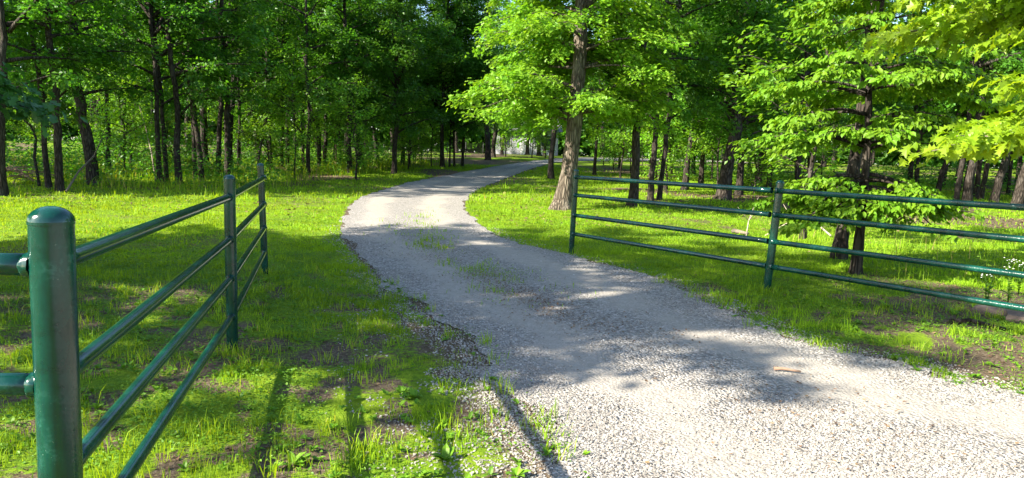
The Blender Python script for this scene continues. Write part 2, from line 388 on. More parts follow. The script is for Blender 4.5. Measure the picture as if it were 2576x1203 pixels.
# ------------------------------------------------------------------ leaves
LEAF = {}
LEAF['diamond'] = (np.array([(0, 0, 0), (.45, .34, .10), (1, 0, -.05), (.45, -.34, .10)]), [], [(0, 3, 2, 1)])
LEAF['oval'] = (np.array([(0, 0, 0), (.28, .27, .07), (.66, .27, .02), (1, 0, -.20), (.66, -.27, .02), (.28, -.27, .07), (.30, 0, .0), (.68, 0, -.06)]),
                [(0, 6, 1), (0, 5, 6), (2, 7, 3), (7, 4, 3)], [(1, 6, 7, 2), (6, 5, 4, 7)])
_o = [(0, 0), (.18, .10), (.22, .34), (.36, .16), (.48, .48), (.60, .20), (.78, .34), (.80, .12), (1, 0)]
_full = _o + [(x, -y) for x, y in _o[-2:0:-1]]
LEAF['lobed'] = (np.array([(x, y, .34 * abs(y) - .30 * x * x) for x, y in _full] + [(.45, 0, -.03)]), [(len(_full), (q + 1) % len(_full), q) for q in range(len(_full))], [])
LEAF['oakleaf'] = (np.array([(0, 0, 0), (.35, .30, .06), (.50, .13, .0), (.72, .32, .02), (1, 0, -.08), (.72, -.32, .02), (.50, -.13, .0), (.35, -.30, .06)]), [], [(0, 2, 1, 0)][:0] + [(0, 6, 2, 1), (0, 7, 6, 6)][:0])
LEAF['oakleaf'] = (LEAF['oakleaf'][0], [(0, 2, 1), (0, 7, 6), (0, 6, 2), (2, 4, 3), (6, 5, 4), (2, 6, 4)], [])

def nrm(a): return a / (np.linalg.norm(a, axis=1)[:, None] + 1e-9)
def leaf_mesh(name, Ps, Ax, Nm, Sz, clump, mat, shape, seed=1):
    R = np.random.default_rng(seed)
    T, f3, f4 = LEAF[shape]; n = len(Ps); k = len(T)
    Ax = nrm(Ax); Nm = nrm(Nm - Ax * (Nm * Ax).sum(1)[:, None]); Sd = np.cross(Nm, Ax)
    wv = R.uniform(.8, 1.15, n)
    V = Ps[:, None, :] + Sz[:, None, None] * (T[None, :, 0, None] * Ax[:, None, :] + T[None, :, 1, None] * Sd[:, None, :] * wv[:, None, None] + T[None, :, 2, None] * Nm[:, None, :])
    off = (np.arange(n) * k)[:, None, None]
    F3 = (np.array(f3, int)[None] + off).reshape(-1, 3) if len(f3) else None
    F4 = (np.array(f4, int)[None] + off).reshape(-1, 4) if len(f4) else None
    rnd = np.clip(0.55 * R.uniform(0, 1, n) + 0.45 * clump, 0, 1)
    return np_mesh(name, V.reshape(-1, 3), F3, F4, {'rnd': np.repeat(rnd, k), 'clump': np.repeat(clump, k)}, False, mat)

def grow(name, seed, H, r0, z0=3.0, nl=30, Lmax=3.0, leaf=.16, ld=26, spl=2.6, shape='diamond', lmat='forest', bmat='bark', limbs=None,
         lean=(0, 0), flare=.5, droop=.6, wob=.04, flat=.07, elev=(0, 30), tipdroop=-.25, minsub=.35, tside=12, prof=None, bare=.15, path=None, subel=.25, zj=.5, front=0, lr=.028):
    """trunk, branches and crown meshes of one tree, base at the origin"""
    R = np.random.default_rng(seed)
    n = int(H / .45) + 3
    z = np.concatenate([[-.35, 0.0, .12, .3], np.linspace(.6, H, n)])
    wx = np.cumsum(R.normal(0, wob, len(z))) * np.clip(z / 2, 0, 1); wy = np.cumsum(R.normal(0, wob, len(z))) * np.clip(z / 2, 0, 1)
    tx = wx + lean[0] * z; ty = wy + lean[1] * z
    if path is not None:
        pz = [q[0] for q in path]; tx = np.interp(z, pz, [q[1] for q in path]); ty = np.interp(z, pz, [q[2] for q in path])
    tr = r0 * (.06 + .94 * np.clip(1 - z / H, 0, 1) ** .75) * (1 + flare * np.exp(-np.clip(z, 0, 9) / .28))
    TP = np.column_stack([tx, ty, z])
    g = Geo(); g.tube(TP, tr, tside, True, .05, R)
    # root flare lobes
    th = np.arctan2(g.V[0][:, 1], g.V[0][:, 0]); zz = g.V[0][:, 2]
    lob = 1 + .18 * np.cos(th * 4 + seed) * np.exp(-np.clip(zz, 0, 9) / .3)
    g.V[0][:, 0] *= lob; g.V[0][:, 1] *= lob
    b = Geo(); LP, LA, LN, LS, LC_ = [], [], [], [], []
    if limbs is None:
        limbs = []
        for q in range(nl):
            u = (q + R.uniform(0, 1)) / nl
            pr = (prof(u) if prof else (1 - .75 * u ** 1.6) * (0.75 + .25 * min(1, u * 5)))
            limbs.append((z0 + (H * .97 - z0) * u, math.degrees(q * 2.4 + R.normal(0, .5)), Lmax * pr * R.uniform(.65, 1.15), R.uniform(*elev) + 25 * u))
    for (lz, az, Ln, el) in limbs:
        if front and abs((az - 270 + 180) % 360 - 180) < 58 and R.uniform() < front: continue
        az = math.radians(az); el = math.radians(el); k = 7
        p = np.array([np.interp(lz, z, tx), np.interp(lz, z, ty), lz]); pts = [p]
        for s in range(k):
            e = el - droop * (s / k) ** 1.3
            a2 = az + R.normal(0, .10)
            p = p + np.array([math.cos(a2) * math.cos(e), math.sin(a2) * math.cos(e), math.sin(e)]) * Ln / k; pts.append(p)
        pts = np.array(pts); rl = max(.012, min(lr * Ln, np.interp(lz, z, tr) * .6))
        b.tube(pts, np.linspace(rl, .006, k + 1), 5)
        ns_ = max(3, int(Ln * spl))
        for q in range(ns_):
            t = R.uniform(bare, 1.0) if q else 1.0
            f = t * k; i0 = min(int(f), k - 1); q0 = pts[i0] + (pts[i0 + 1] - pts[i0]) * (f - i0)
            dirl = pts[i0 + 1] - pts[i0]; a0 = math.atan2(dirl[1], dirl[0])
            a3 = a0 + (1 if q % 2 else -1) * R.uniform(.35, 1.15) * (0.3 if q == 0 else 1)
            sl = max(minsub, R.uniform(.26, .46) * Ln * (1.2 - t)); e3 = R.uniform(-subel, subel * .85)
            d3 = np.array([math.cos(a3) * math.cos(e3), math.sin(a3) * math.cos(e3), math.sin(e3)])
            tt = np.array([0, .5, 1.0]); sp = q0 + d3 * (sl * tt)[:, None]; sp[:, 2] -= .16 * sl * tt ** 2
            b.tube(sp, [.009, .006, .003], 3, False)
            m = max(4, int(sl * ld * R.uniform(.7, 1.25)))
            t2 = R.uniform(.05, 1.1, m)
            lp = q0 + d3 * (sl * t2)[:, None]; lp[:, 2] -= .16 * sl * t2 ** 2
            lp = lp + R.normal(0, 1, (m, 3)) * np.array([1, 1, zj]) * flat * (1 + .6 * sl)
            side = np.cross(d3, [0, 0, 1.0]); sg = R.choice([-1, 1], m)[:, None]
            LA.append(d3 * .6 + side * sg * R.uniform(.1, 1.0, (m, 1)) + R.normal(0, .25, (m, 3)) + np.array([0, 0, tipdroop]))
            LN.append(np.array([0, 0, 1.0]) + R.normal(0, .42, (m, 3)))
            LP.append(lp); LS.append(leaf * R.uniform(.6, 1.2, m)); LC_.append(np.full(m, R.uniform(0, 1)))
    LP = np.vstack(LP); LA = np.vstack(LA); LN = np.vstack(LN)
    crown = leaf_mesh(name + '_crown', LP, LA, LN, np.concatenate(LS), np.concatenate(LC_), M[lmat], shape, seed)
    return dict(trunk=g.mesh(name + '_trunk', M[bmat]), branches=b.mesh(name + '_branches', M[bmat]), crown=crown, r0=r0, n=len(LP), H=H)

def plant_tree(kind, geo, loc, label, cat='tree', group=None, rz=0.0, tw=1.0, sc=1.0, cz=1.0, tilt=(0, 0)):
    e = empty(kind, (loc[0], loc[1], loc[2]), rz)
    e.rotation_euler = (tilt[1], tilt[0], rz) if (tilt[0] or tilt[1]) else (0, 0, rz)
    tag(e, label, cat, group)
    t = obj('trunk', geo['trunk'], e); t.scale = (tw, tw, sc * cz)
    b = obj('branches', geo['branches'], e); b.scale = (sc, sc, sc * cz)
    c = obj('crown', geo['crown'], e); c.scale = (sc, sc, sc * cz)
    return e

# woodland kinds, shared by the copies
FOREST = [grow('woodland_tree', 100 + s, H, .17, z0, 34, Lm, .15, 125, 3.0, 'diamond', 'forest', 'bark', droop=.45, flat=.10, flare=.35, elev=(8, 50), subel=.7, zj=.9, front=.85)
          for s, (H, z0, Lm) in enumerate(((13.5, 2.7, 3.0), (12.5, 2.2, 3.2), (14.5, 3.4, 2.9), (12.0, 2.9, 3.3), (13.0, 3.8, 3.0)))]
DENSE = [grow('woodland_tree', 150 + s, H, .17, z0, 50, Lm, .155, 130, 3.6, 'diamond', 'forest', 'bark', droop=.55, flat=.12, flare=.35, elev=(5, 40), subel=.6, zj=.9)
         for s, (H, z0, Lm) in enumerate(((13.5, 2.0, 3.0), (12.5, 2.6, 3.1)))]
SHADER = [grow('woodland_tree', 170 + s, H, .24, z0, (56, 46)[s], Lm, .20, (96, 84)[s], 3.0, 'diamond', 'forest', 'bark', droop=.4, flat=.12, prof=lambda u: .65 + .35 * math.sin(math.pi * u))
          for s, (H, z0, Lm) in enumerate(((11.5, 3.4, 4.2), (12.5, 4.0, 3.8)))]
UNDER = [grow('understory', 200 + s, H, .045, z0, 22, Lm, .14, 62, 4.2, 'diamond', 'under', 'bark', droop=.35, flare=.2, wob=.06, flat=.10, elev=(10, 50), subel=.6, zj=.8)
         for s, (H, z0, Lm) in enumerate(((4.6, .7, 1.7), (6.2, 1.2, 2.1), (3.2, .3, 1.4)))]

def near(px, py, w, k, label, lean=0.0, kind='woodland_tree', group='trunks at the edge of the woods', cat='tree', cz=1.0, rz=None, sc=1.0):
    p = gpt(px, py); geo = k if isinstance(k, dict) else DENSE[k % 2] if 860 < px < 1360 or 1700 < px < 1900 else FOREST[k % len(FOREST)]
    r = max(.03, w / 2 * math.hypot(p[0], p[1]) / FPX / (1.12 if w < 15 else 1.5))
    return plant_tree(kind, geo, p, label, cat, group, random.uniform(-.45, .45) if rz is None else rz, r / geo['r0'], sc, cz, (lean, 0))

# px, py of the base, trunk width in px, kind, label, lean
TREES = [
    (8, 492, 24, 0, 'dark thick trunk cut off by the left edge of the photo', 0),
    (124, 477, 17, 1, 'dark trunk leaning slightly, just left of the grey straight trunk by the lawn edge', -.06),
    (151, 482, 24, 2, 'straight grey trunk standing closest to the lawn on the far left', -.03),
    (235, 466, 36, 3, 'widest dark trunk of the far left woods, flared at its foot', -.03),
    (273, 432, 11, 4, 'thin dark trunk behind the widest trunk at the far left', 0),
    (404, 464, 17, 0, 'grey trunk touching a darker one, left of the reddish lit trunk', -.05),
    (420, 462, 15, 2, 'blackish trunk pressed against the grey trunk beside it', -.05),
    (451, 466, 22, 1, 'brown trunk with flared foot, sunlit low down, left of the fence posts', -.05),
    (492, 450, 11, 4, 'narrow grey trunk paired with a taller dark one left of the fence', -.04),
    (508, 456, 14, 3, 'taller dark trunk of the narrow pair left of the fence', -.04),
    (551, 441, 13, 0, 'greyish trunk behind the tall trunk at the second fence post', 0),
    (573, 452, 21, 2, 'tall trunk with light flecks rising right behind the second left fence post', 0),
    (601, 425, 8, 1, 'thin trunk between the two far posts of the left fence', 0),
    (680, 428, 11, 3, 'dark slim trunk just right of the farthest left fence post', 0),
    (709, 421, 9, 4, 'slim trunk with a sunlit streak right of the left fence', 0),
    (724, 419, 9, 0, 'dark slim trunk touching the sunlit streaked one', 0),
    (762, 417, 8, 2, 'thin trunk behind the isolated dark trunk at the lawn', 0),
    (776, 441, 15, 1, 'isolated dark trunk standing out at the lawn edge, flared foot', -.02),
    (803, 427, 11, 3, 'paler grey trunk right of the isolated dark trunk', .02),
    (817, 420, 11, 4, 'dark trunk close behind the paler grey trunk', 0),
    (842, 412, 7, 0, 'thin trunk beside the brown wooden fence panel', 0),
    (879, 436, 14, 2, 'dark trunk standing before the wooden fence panel', -.02),
    (899, 405, 9, 1, 'rough trunk behind the wire fence near its dark post', 0),
    (948, 404, 15, 3, 'thick grey trunk by the wire fence, sunlit grass behind', 0),
    (991, 437, 18, 0, 'dark trunk standing forward of the others, left of the drive', .01),
    (1013, 416, 12, 4, 'mottled trunk right behind the forward standing dark trunk', 0),
    (1040, 399, 14, 2, 'short looking pale trunk with flared foot in the sunny clearing', 0),
    (1113, 422, 12, 1, 'dark trunk left of three thin stems beside the drive', 0),
    (1131, 421, 5, 4, 'thinnest stem of the three beside the drive, nearest the dark trunk', 0),
    (1143, 420, 6, 3, 'middle thin stem of the three beside the drive', 0),
    (1163, 420, 8, 0, 'straight dark thin stem alone at the left of the drive', 0),
    (1240, 397, 17, 2, 'dark trunk nearest the far end of the drive, left side', 0),
    (1291, 385, 14, 3, 'dark trunk standing in front of the pale house', 0),
    (1262, 391, 9, 0, 'thinner dark trunk just left of the one before the pale house', 0),
    (1326, 390, 10, 2, 'small dark trunk standing right of the one before the pale house', 0),
    (1356, 393, 11, 1, 'dark trunk on the grass at the right end of the pale house', 0),
    (1386, 450, 21, 1, 'grey trunk on the lawn between the drive and the big oak', -.01),
    (1428, 424, 12, 4, 'reddish trunk half hidden behind the big oak', 0),
    (1495, 442, 9, 0, 'thin straight dark trunk behind the end of the right fence', 0),
]
RIGHT_TREES = [
    (1590, 520, 34, 3, 'grey leaning trunk with flared foot seen through the right fence', .07),
    (1636, 503, 22, 1, 'pale lit trunk of a close pair behind the right fence', .04),
    (1658, 502, 18, 2, 'dark trunk of the close pair behind the right fence', .03),
    (1722, 478, 22, 4, 'short sunlit trunk foot just above the top rail of the right fence', .03),
    (1762, 470, 13, 0, 'dark narrow trunk left of the massive flared trunk', 0),
    (1818, 503, 46, 2, 'massive flared dark trunk behind the middle of the right fence', .05),
    (1858, 490, 24, 0, 'straight dark trunk close to the massive flared one', 0),
    (2289, 474, 12, 1, 'pinkish dark trunk at the left of the sunny meadow gap', -.02),
    (2302, 476, 11, 3, 'leaning trunk touching the pinkish one at the meadow gap', .04),
    (2357, 490, 17, 4, 'trunk slanting right in front of the sunny meadow', .12),
    (2372, 470, 10, 0, 'pale sunlit thin trunk beyond the slanting one', 0),
    (2404, 514, 15, 2, 'straight dark trunk right of the sunny meadow, slim', 0),
    (2432, 515, 27, 1, 'thick black trunk right of the slim straight one', .02),
    (2453, 500, 11, 3, 'left trunk of a thin dark pair near the right edge', .05),
    (2467, 503, 11, 0, 'right trunk of a thin dark pair near the right edge', .05),
    (2500, 510, 22, 4, 'mottled brown trunk with a slant near the right edge', .1),
    (2556, 525, 30, 2, 'black trunk at the right edge of the photo', .05),
]
for t in TREES: near(*t[:5], lean=t[5], group='trunks of the left woods')
for t in RIGHT_TREES: near(*t[:5], lean=t[5], group='trunks behind the right fence')

# trees deep in the woods that nothing tells apart
def clear(x, y, m):
    return sdist([x], [y])[0] < -m
def pix(x, y, z=1.0):
    v = Vector((x, y, z - CAMZ)); d = v.dot(FW)
    return (CX + FPX * v.dot(RT) / d, CY - FPX * v.dot(UP) / d)
placed = []
def fill(n, box, dmin, kind, geos, label, cat, group, sc=(.8, 1.25), gap=2.0, avoid=((1285, 1365), (2215, 2400)), tw=(.6, 1.3)):
    c = 0; tries = 0
    while c < n and tries < n * 60:
        tries += 1
        x = random.uniform(box[0], box[1]); y = random.uniform(box[2], box[3])
        if not clear(x, y, 2.2): continue
        u = pix(x, y)[0]
        if u < -260 or u > 2840: continue
        if any(a < u < b for a, b in avoid): continue
        if any((x - a) ** 2 + (y - b) ** 2 < gap * gap for a, b in placed): continue
        placed.append((x, y)); s = random.uniform(*sc)
        plant_tree(kind, random.choice(geos), (x, y, float(ground_z([x], [y])[0])), label, cat, group, random.uniform(0, 6.28), s * random.uniform(*tw), s)
        c += 1
DEEP = 'dark slender tree lost among many others deep in the woods'
fill(18, (-42, -2, 33, 58), 0, 'woodland_tree', FOREST, DEEP, 'tree', 'trees deep in the woods', gap=2.6)
fill(16, (-50, 4, 58, 84), 0, 'woodland_tree', FOREST, DEEP, 'tree', 'trees deep in the woods', gap=3.2, sc=(1.0, 1.35))
fill(26, (8, 62, 56, 84), 0, 'woodland_tree', FOREST, DEEP, 'tree', 'trees deep in the woods', gap=3.0, sc=(1.0, 1.4), tw=(.5, .9))
fill(16, (6, 21, 27, 50), 0, 'woodland_tree', DENSE + FOREST, DEEP, 'tree', 'trees deep in the woods', gap=2.4, tw=(.4, .9))
fill(15, (22, 46, 24, 46), 0, 'woodland_tree', DENSE + FOREST, DEEP, 'tree', 'trees deep in the woods', gap=2.2, tw=(.4, .9))
SAP = 'bright leafy sapling among the trunks of the woods'
fill(26, (-30, -5, 28, 48), 0, 'understory_sapling', UNDER, SAP, 'sapling', 'leafy understory saplings', gap=1.3, sc=(.7, 1.2))
fill(12, (5, 34, 26, 52), 0, 'understory_sapling', UNDER, SAP, 'sapling', 'leafy understory saplings', gap=1.6, sc=(.6, 1.0))

for px, py, k, sc_, lb in ((1338, 398, 0, 1.0, 'leafy sapling in front of the pale house beside the drive'), (1272, 394, 2, 1.2, 'bushy sapling at the left corner of the pale house'), (1372, 399, 2, 1.1, 'bushy sapling where the drive bends by the pale house'),
                           (1655, 470, 1, 1.0, 'tall sapling behind the close pair of trunks by the right fence'), (1560, 455, 1, 1.1, 'leafy sapling behind the grey leaning trunk'), (1790, 455, 1, 1.2, 'leafy sapling left of the massive flared trunk'), (1690, 440, 0, 1.2, 'sapling in the gap right of the close trunk pair')):
    plant_tree('understory_sapling', UNDER[k], gpt(px, py), lb, 'sapling', 'leafy understory saplings', px * 1.0, sc_, sc_)

# ------------------------------------------------------------------ the big oak by the drive
P_oak = gpt(1413, 527)
R = np.random.default_rng(41); limbs = []
for z_, n_, Lm_ in ((2.55, 9, 3.6), (3.2, 8, 3.3), (3.9, 9, 3.7), (4.6, 9, 3.6), (5.4, 9, 3.5), (6.3, 9, 3.4), (7.2, 8, 3.2), (8.2, 8, 3.0), (9.4, 7, 2.6), (10.6, 6, 2.0)):
    for q in range(n_):
        az = 360 * (q + R.uniform(0, .8)) / n_ + z_ * 40
        tow = abs((az - 270 + 180) % 360 - 180)
        if tow < 50 and R.uniform() < .75: continue                      # the trunk stays in view between the boughs
        limbs.append((z_ + R.uniform(-.25, .25), az, Lm_ * R.uniform(.65, 1.0), R.uniform(5, 24)))
OAK = grow('oak_tree', 42, 15.0, .235, leaf=.14, ld=118, spl=4.6, shape='oakleaf', lmat='oak', bmat='oakbark', limbs=limbs, droop=.7, flare=.6, tside=20, bare=.14,
           path=((-1, 0, 0), (0, 0, 0), (1.2, .18, 0), (2.5, .27, 0), (4.5, .36, .05), (6, .33, .1), (15, .2, .2)), flat=.09, lr=.016, subel=.4, zj=.7)
oak_e = plant_tree('oak_tree', OAK, P_oak, 'large oak with bright green spreading boughs and sunlit brown trunk beside the drive', 'tree')
bg = Geo(); bg.tube([(.40, .03, 5.6), (.75, -.1, 5.95), (1.2, -.25, 6.2), (1.7, -.3, 6.15), (2.4, -.4, 5.8), (3.0, -.5, 5.6)], [.13, .12, .10, .075, .05, .03], 9)
obj('limb', bg.mesh('oak_limb', M['bark']), oak_e)

# ------------------------------------------------------------------ dogwood with tiers of leaves, and the oak at its back
P_dog = gpt(2152, 690)
R = np.random.default_rng(77); limbs = []
# height, reach to the left, reach to the right
for z_, a_, b_, n_ in ((1.35, 1.35, 1.35, 15), (1.5, 1.15, 1.2, 11), (1.2, .9, .9, 8), (2.0, 1.6, .9, 11), (2.35, 1.45, 1.1, 5), (2.75, 1.75, 1.75, 13), (3.05, 1.5, 1.7, 6), (3.6, 1.1, 1.45, 7), (4.05, 1.3, 1.6, 11), (4.35, 1.3, 1.8, 7), (4.8, 1.0, 1.2, 7)):
    for q in range(n_):
        az = 360 * (q + R.uniform(0, .7)) / n_ + z_ * 70
        c = math.cos(math.radians(az)); Lh = (a_ if c < 0 else b_) * (.75 + .25 * abs(c))
        limbs.append((z_ + R.uniform(-.10, .08) - .12, az, Lh * R.uniform(.7, 1.05), R.uniform(8, 22) - (16 if z_ < 1.6 else 0)))
DOG = grow('dogwood', 78, 4.9, .07, leaf=.095, ld=104, spl=8.5, shape='oval', lmat='dogwood', bmat='bark', subel=.14, limbs=limbs, droop=.75, flare=.25, tside=12, bare=.35,
           path=((-1, 0, 0), (0, 0, 0), (1, .02, 0), (2.0, 0, .0), (2.8, -.06, 0), (3.6, .02, 0), (4.9, .12, 0)), flat=.035, tipdroop=-.55, minsub=.28)
dog_e = plant_tree('dogwood_tree', DOG, P_dog, 'small dogwood with flat tiers of bright oval leaves right behind the right fence', 'tree')
OAK2 = grow('backing_oak', 91, 11.0, .105, 4.2, 36, 2.6, .17, 60, 3.4, 'oakleaf', 'forest', 'bark', flare=.25, path=((-1, 0, 0), (0, 0, 0), (1.5, .12, 0), (3, .2, 0), (11, .3, .3)))
plant_tree('oak_tree', OAK2, gpt(2109, 652), 'dark barked trunk just behind and left of the dogwood stem', 'tree', rz=0)
near(2020, 603, 20, UNDER[1], 'short pinkish trunk in weeds between the right fence post and the dogwood', kind='woodland_tree', group=None, cz=.9)

# ------------------------------------------------------------------ neighbouring trees whose boughs hang into the picture and shade the lawn
R = np.random.default_rng(5)
MAPLE_limbs = []
for z_ in (1.75, 1.95, 2.15, 2.3, 2.45, 2.6, 2.75, 2.9, 3.05, 3.2):
    MAPLE_limbs.append((z_, 180 + R.uniform(-26, 14), R.uniform(1.7, 2.6), R.uniform(8, 20)))
for z_ in np.linspace(2.6, 4.2, 9): MAPLE_limbs.append((z_, R.uniform(-90, 90), R.uniform(1.0, 1.8), 20))
MAPLE = grow('lobed_oak', 6, 4.6, .11, leaf=.112, ld=100, spl=7, shape='lobed', lmat='maple', bmat='twig', limbs=MAPLE_limbs, droop=.7, bare=.3, flat=.05, tipdroop=-.4, minsub=.3)
plant_tree('oak_tree', MAPLE, (5.35, 5.35, float(ground_z([5.35], [5.35])[0])), 'bough of large yellow green lobed leaves hanging in at the top right', 'tree')
R = np.random.default_rng(8); HL = []
for z_ in (2.6, 2.8, 3.0, 3.15, 3.3, 3.45, 3.6, 3.8): HL.append((z_, R.uniform(-22, 22), R.uniform(3.1, 3.7), R.uniform(0, 12)))
for q in range(16): HL.append((R.uniform(3.4, 6.2), q * 137.5, R.uniform(1.8, 3.0), R.uniform(5, 30)))
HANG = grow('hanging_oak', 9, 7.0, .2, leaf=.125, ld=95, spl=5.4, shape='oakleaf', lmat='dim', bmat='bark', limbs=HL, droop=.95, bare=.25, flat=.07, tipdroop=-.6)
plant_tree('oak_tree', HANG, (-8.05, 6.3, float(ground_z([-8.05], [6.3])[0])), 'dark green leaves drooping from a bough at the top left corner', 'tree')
SHADE = [(-11.4, 2.2, 1, .95), (-12.4, 6.6, 0, .88), (-30, 24, 0, 1.1), (-37, 30, 1, 1.1), (-20.0, 2.4, 1, .95), (-25.5, 16.5, 1, .95), (-21.5, 19.5, 0, .85)]
for x, y, k, s in SHADE:
    plant_tree('woodland_tree', SHADER[k], (x, y, float(ground_z([x], [y])[0])), 'tall tree beside the lawn beyond the edge of the view, casting shade', 'tree', 'shade trees beyond the frame', random.uniform(0, 6), s, s)

plant_tree('woodland_tree', FOREST[1], (-11.8, .1, float(ground_z([-11.8], [.1])[0])), 'tall tree beside the lawn beyond the edge of the view, casting shade', 'tree', 'shade trees beyond the frame', 1.2, .62, .62, 1.5)

# ------------------------------------------------------------------ pipe fences
def hemi(g, c, r, h, sides=24, rings=7):
    V = []; F4 = []
    for a in range(rings):
        t = a / rings * math.pi / 2
        for s in range(sides):
            th = s * 2 * math.pi / sides; V.append((c[0] + r * math.cos(t) * math.cos(th), c[1] + r * math.cos(t) * math.sin(th), c[2] + h * math.sin(t)))
    V.append((c[0], c[1], c[2] + h)); n = len(V) - 1
    for a in range(rings - 1):
        for s in range(sides):
            F4.append((a * sides + s, a * sides + (s + 1) % sides, (a + 1) * sides + (s + 1) % sides, (a + 1) * sides + s))
    F3 = [((rings - 1) * sides + s, (rings - 1) * sides + (s + 1) % sides, n) for s in range(sides)]
    g.add(V, F3, F4)
def post(parent, p, r, h, tilt=(0, 0)):
    g = Geo(); zs = np.linspace(-.3, h - r * .75, 8); sides = 28
    g.tube([(p[0] + tilt[0] * max(0, z), p[1] + tilt[1] * max(0, z), p[2] + z) for z in zs], r, sides, False)
    o = obj('post', g.mesh('post', M['paint']), parent)
    c = Geo(); top = (p[0] + tilt[0] * zs[-1], p[1] + tilt[1] * zs[-1], p[2] + zs[-1])
    c.tube([(top[0], top[1], top[2] - .004), (top[0], top[1], top[2] + .004)], r * 1.035, sides, False)
    hemi(c, (top[0], top[1], top[2] + .004), r * 1.02, r * .75)
    obj('cap', c.mesh('post_cap', M['paint']), o)
    return o
def rail(parent, a, b, r, weld=True, crimp=None):
    a = np.array(a); b = np.array(b); d = b - a; n = 26
    P = [a + d * t for t in np.linspace(0, 1, n)]; rr_ = np.full(n, r)
    if crimp is not None: rr_[np.argmin(abs(np.linspace(0, 1, n) - crimp))] *= .72
    g = Geo(); g.tube(P, rr_, 18, True)
    o = obj('rail', g.mesh('rail', M['paint']), parent)
    if weld:
        u = d / np.linalg.norm(d); Rw = np.random.default_rng(int(abs(a[0] * 1000)) + int(a[2] * 100))
        for e, s in ((a, 1), (b, -1)):
            w_ = Geo(); w_.tube([e + u * s * q for q in (-.014, -.004, .003, .009, .014)], [r * 1.14, r * 1.16, r * 1.10, r * 1.08, r * .99], 26, False, .05, Rw)
            obj('weld', w_.mesh('weld_bead', M['paint']), o)
    return o
def up(p, z): return (p[0], p[1], p[2] + z)
def between(A, B, z, ra, rb, zb=None):
    a = np.array(up(A, z)); b = np.array(up(B, z if zb is None else zb)); u = (b - a) / np.linalg.norm(b - a)
    return a + u * ra * .9, b - u * rb * .9

LH = (1.205, .885, .585, .285)
n0 = at_z(113, 521, 1.405); A0 = (n0[0], n0[1], 0.0); A1 = at(585, 885); A2 = at(667, 690)
lf = tag(empty('pipe_fence', A0), 'green painted pipe fence with a thick rounded corner post, left of the drive', 'fence')
def loc(p, o): return (p[0] - o[0], p[1] - o[1], p[2] - o[2])
a0, a1, a2 = (0, 0, 0), loc(A1, A0), loc(A2, A0)
post(lf, a0, .0585, 1.405, (.012, 0)); post(lf, a1, .043, 1.37); post(lf, a2, .041, 1.38, (-.03, 0))
aL = (-2.6, -.1, 0); post(lf, aL, .05, 1.37)
for z in LH:
    rail(lf, *between(a0, a1, z + (.026 if z > 1 else -.008), .0585, .043, z), .0285); rail(lf, *between(a1, a2, z, .043, .041), .030)
for z in (1.235, .875, .50): rail(lf, *between(a0, aL, z, .0585, .05), .033)

RH = (1.245, .955, .63, .325)
B0 = at(1437, 638); B1 = at(1928, 736); d = np.array(B1) - np.array(B0); B2 = tuple(np.array(B1) + d * 1.28)
rf = tag(empty('pipe_fence', B0), 'green painted four rail pipe fence running along the right of the drive', 'fence')
b0, b1, b2 = (0, 0, 0), loc(B1, B0), loc((B2[0], B2[1], 0), B0)
post(rf, b0, .044, 1.37, (.02, 0)); post(rf, b1, .048, 1.37, (.05, 0)); post(rf, b2, .044, 1.37)
for q, z in enumerate(RH):
    rail(rf, *between(b0, b1, z, .044, .048), .031); rail(rf, *between(b1, b2, z, .048, .044), .031, crimp=.62 if q == 0 else None)

# ------------------------------------------------------------------ house, wire fence, far woods
hx, hy, _ = (at(1330, 399)[0], 76.0, 0); hz = float(hill(hy)) - .1
hs = tag(empty('house', (hx, hy, hz)), 'pale sided house half hidden behind trees at the end of the drive', 'house')
g = Geo(); g.box(-3.4, 3.4, 0, 8, 0, 2.6); obj('wall', g.mesh('house_wall', M['siding'], False), hs)
g = Geo(); g.add([(-3.8, -.5, 2.6), (3.8, -.5, 2.6), (3.8, 8.5, 2.6), (-3.8, 8.5, 2.6), (-3.8, 4, 4.4), (3.8, 4, 4.4)], [(0, 4, 3), (1, 2, 5)], [(0, 1, 5, 4), (2, 3, 4, 5), (0, 3, 2, 1)])
obj('roof', g.mesh('house_roof', M['roofing'], False), hs)
for x0 in (-2.8, 1.6):
    g = Geo(); g.box(x0 - .08, x0 + 1.18, -.05, -.003, .95, 2.25); wo = obj('window', g.mesh('window_frame', M['trim'], False), hs)
    g = Geo(); g.box(x0, x0 + .52, -.07, -.052, 1.03, 2.17); g.box(x0 + .58, x0 + 1.1, -.07, -.052, 1.03, 2.17); obj('pane', g.mesh('window_pane', M['glass'], False), wo)
g = Geo(); g.box(-.6, .4, -.05, -.003, .02, 2.1); obj('door', g.mesh('house_door', M['trim'], False), hs)

W0, W1 = at(905, 402), at(1215, 396)
wf = tag(empty('wire_fence', W0), 'thin dark wire fence with a brown wooden end panel inside the left woods', 'fence')
dv = np.array(W1) - np.array(W0)
def wz(t): p = np.array(W0) + dv * t; return np.array([p[0] - W0[0], p[1] - W0[1], float(ground_z([p[0]], [p[1]])[0]) - W0[2]])
for t in np.linspace(0, 1, 7):
    g = Geo(); q = wz(t); g.tube([q + [0, 0, -.2], q + [0, 0, 1.25]], .03, 6); obj('post', g.mesh('wire_fence_post', M['wire']), wf)
g = Geo()
for h_ in np.linspace(.1, 1.15, 8): g.tube([wz(t) + [0, 0, h_] for t in np.linspace(0, 1, 20)], .006, 3, False)
for t in np.linspace(0, 1, 90): g.tube([wz(t) + [0, 0, .1], wz(t) + [0, 0, 1.15]], .004, 3, False)
obj('wire_mesh', g.mesh('wire_mesh', M['wire']), wf)
V0, V1 = loc(at(845, 416), W0), loc(at(905, 404), W0)
g = Geo()
for q in (V0, V1): g.tube([up(q, -.2), up(q, 1.25)], .06, 8)
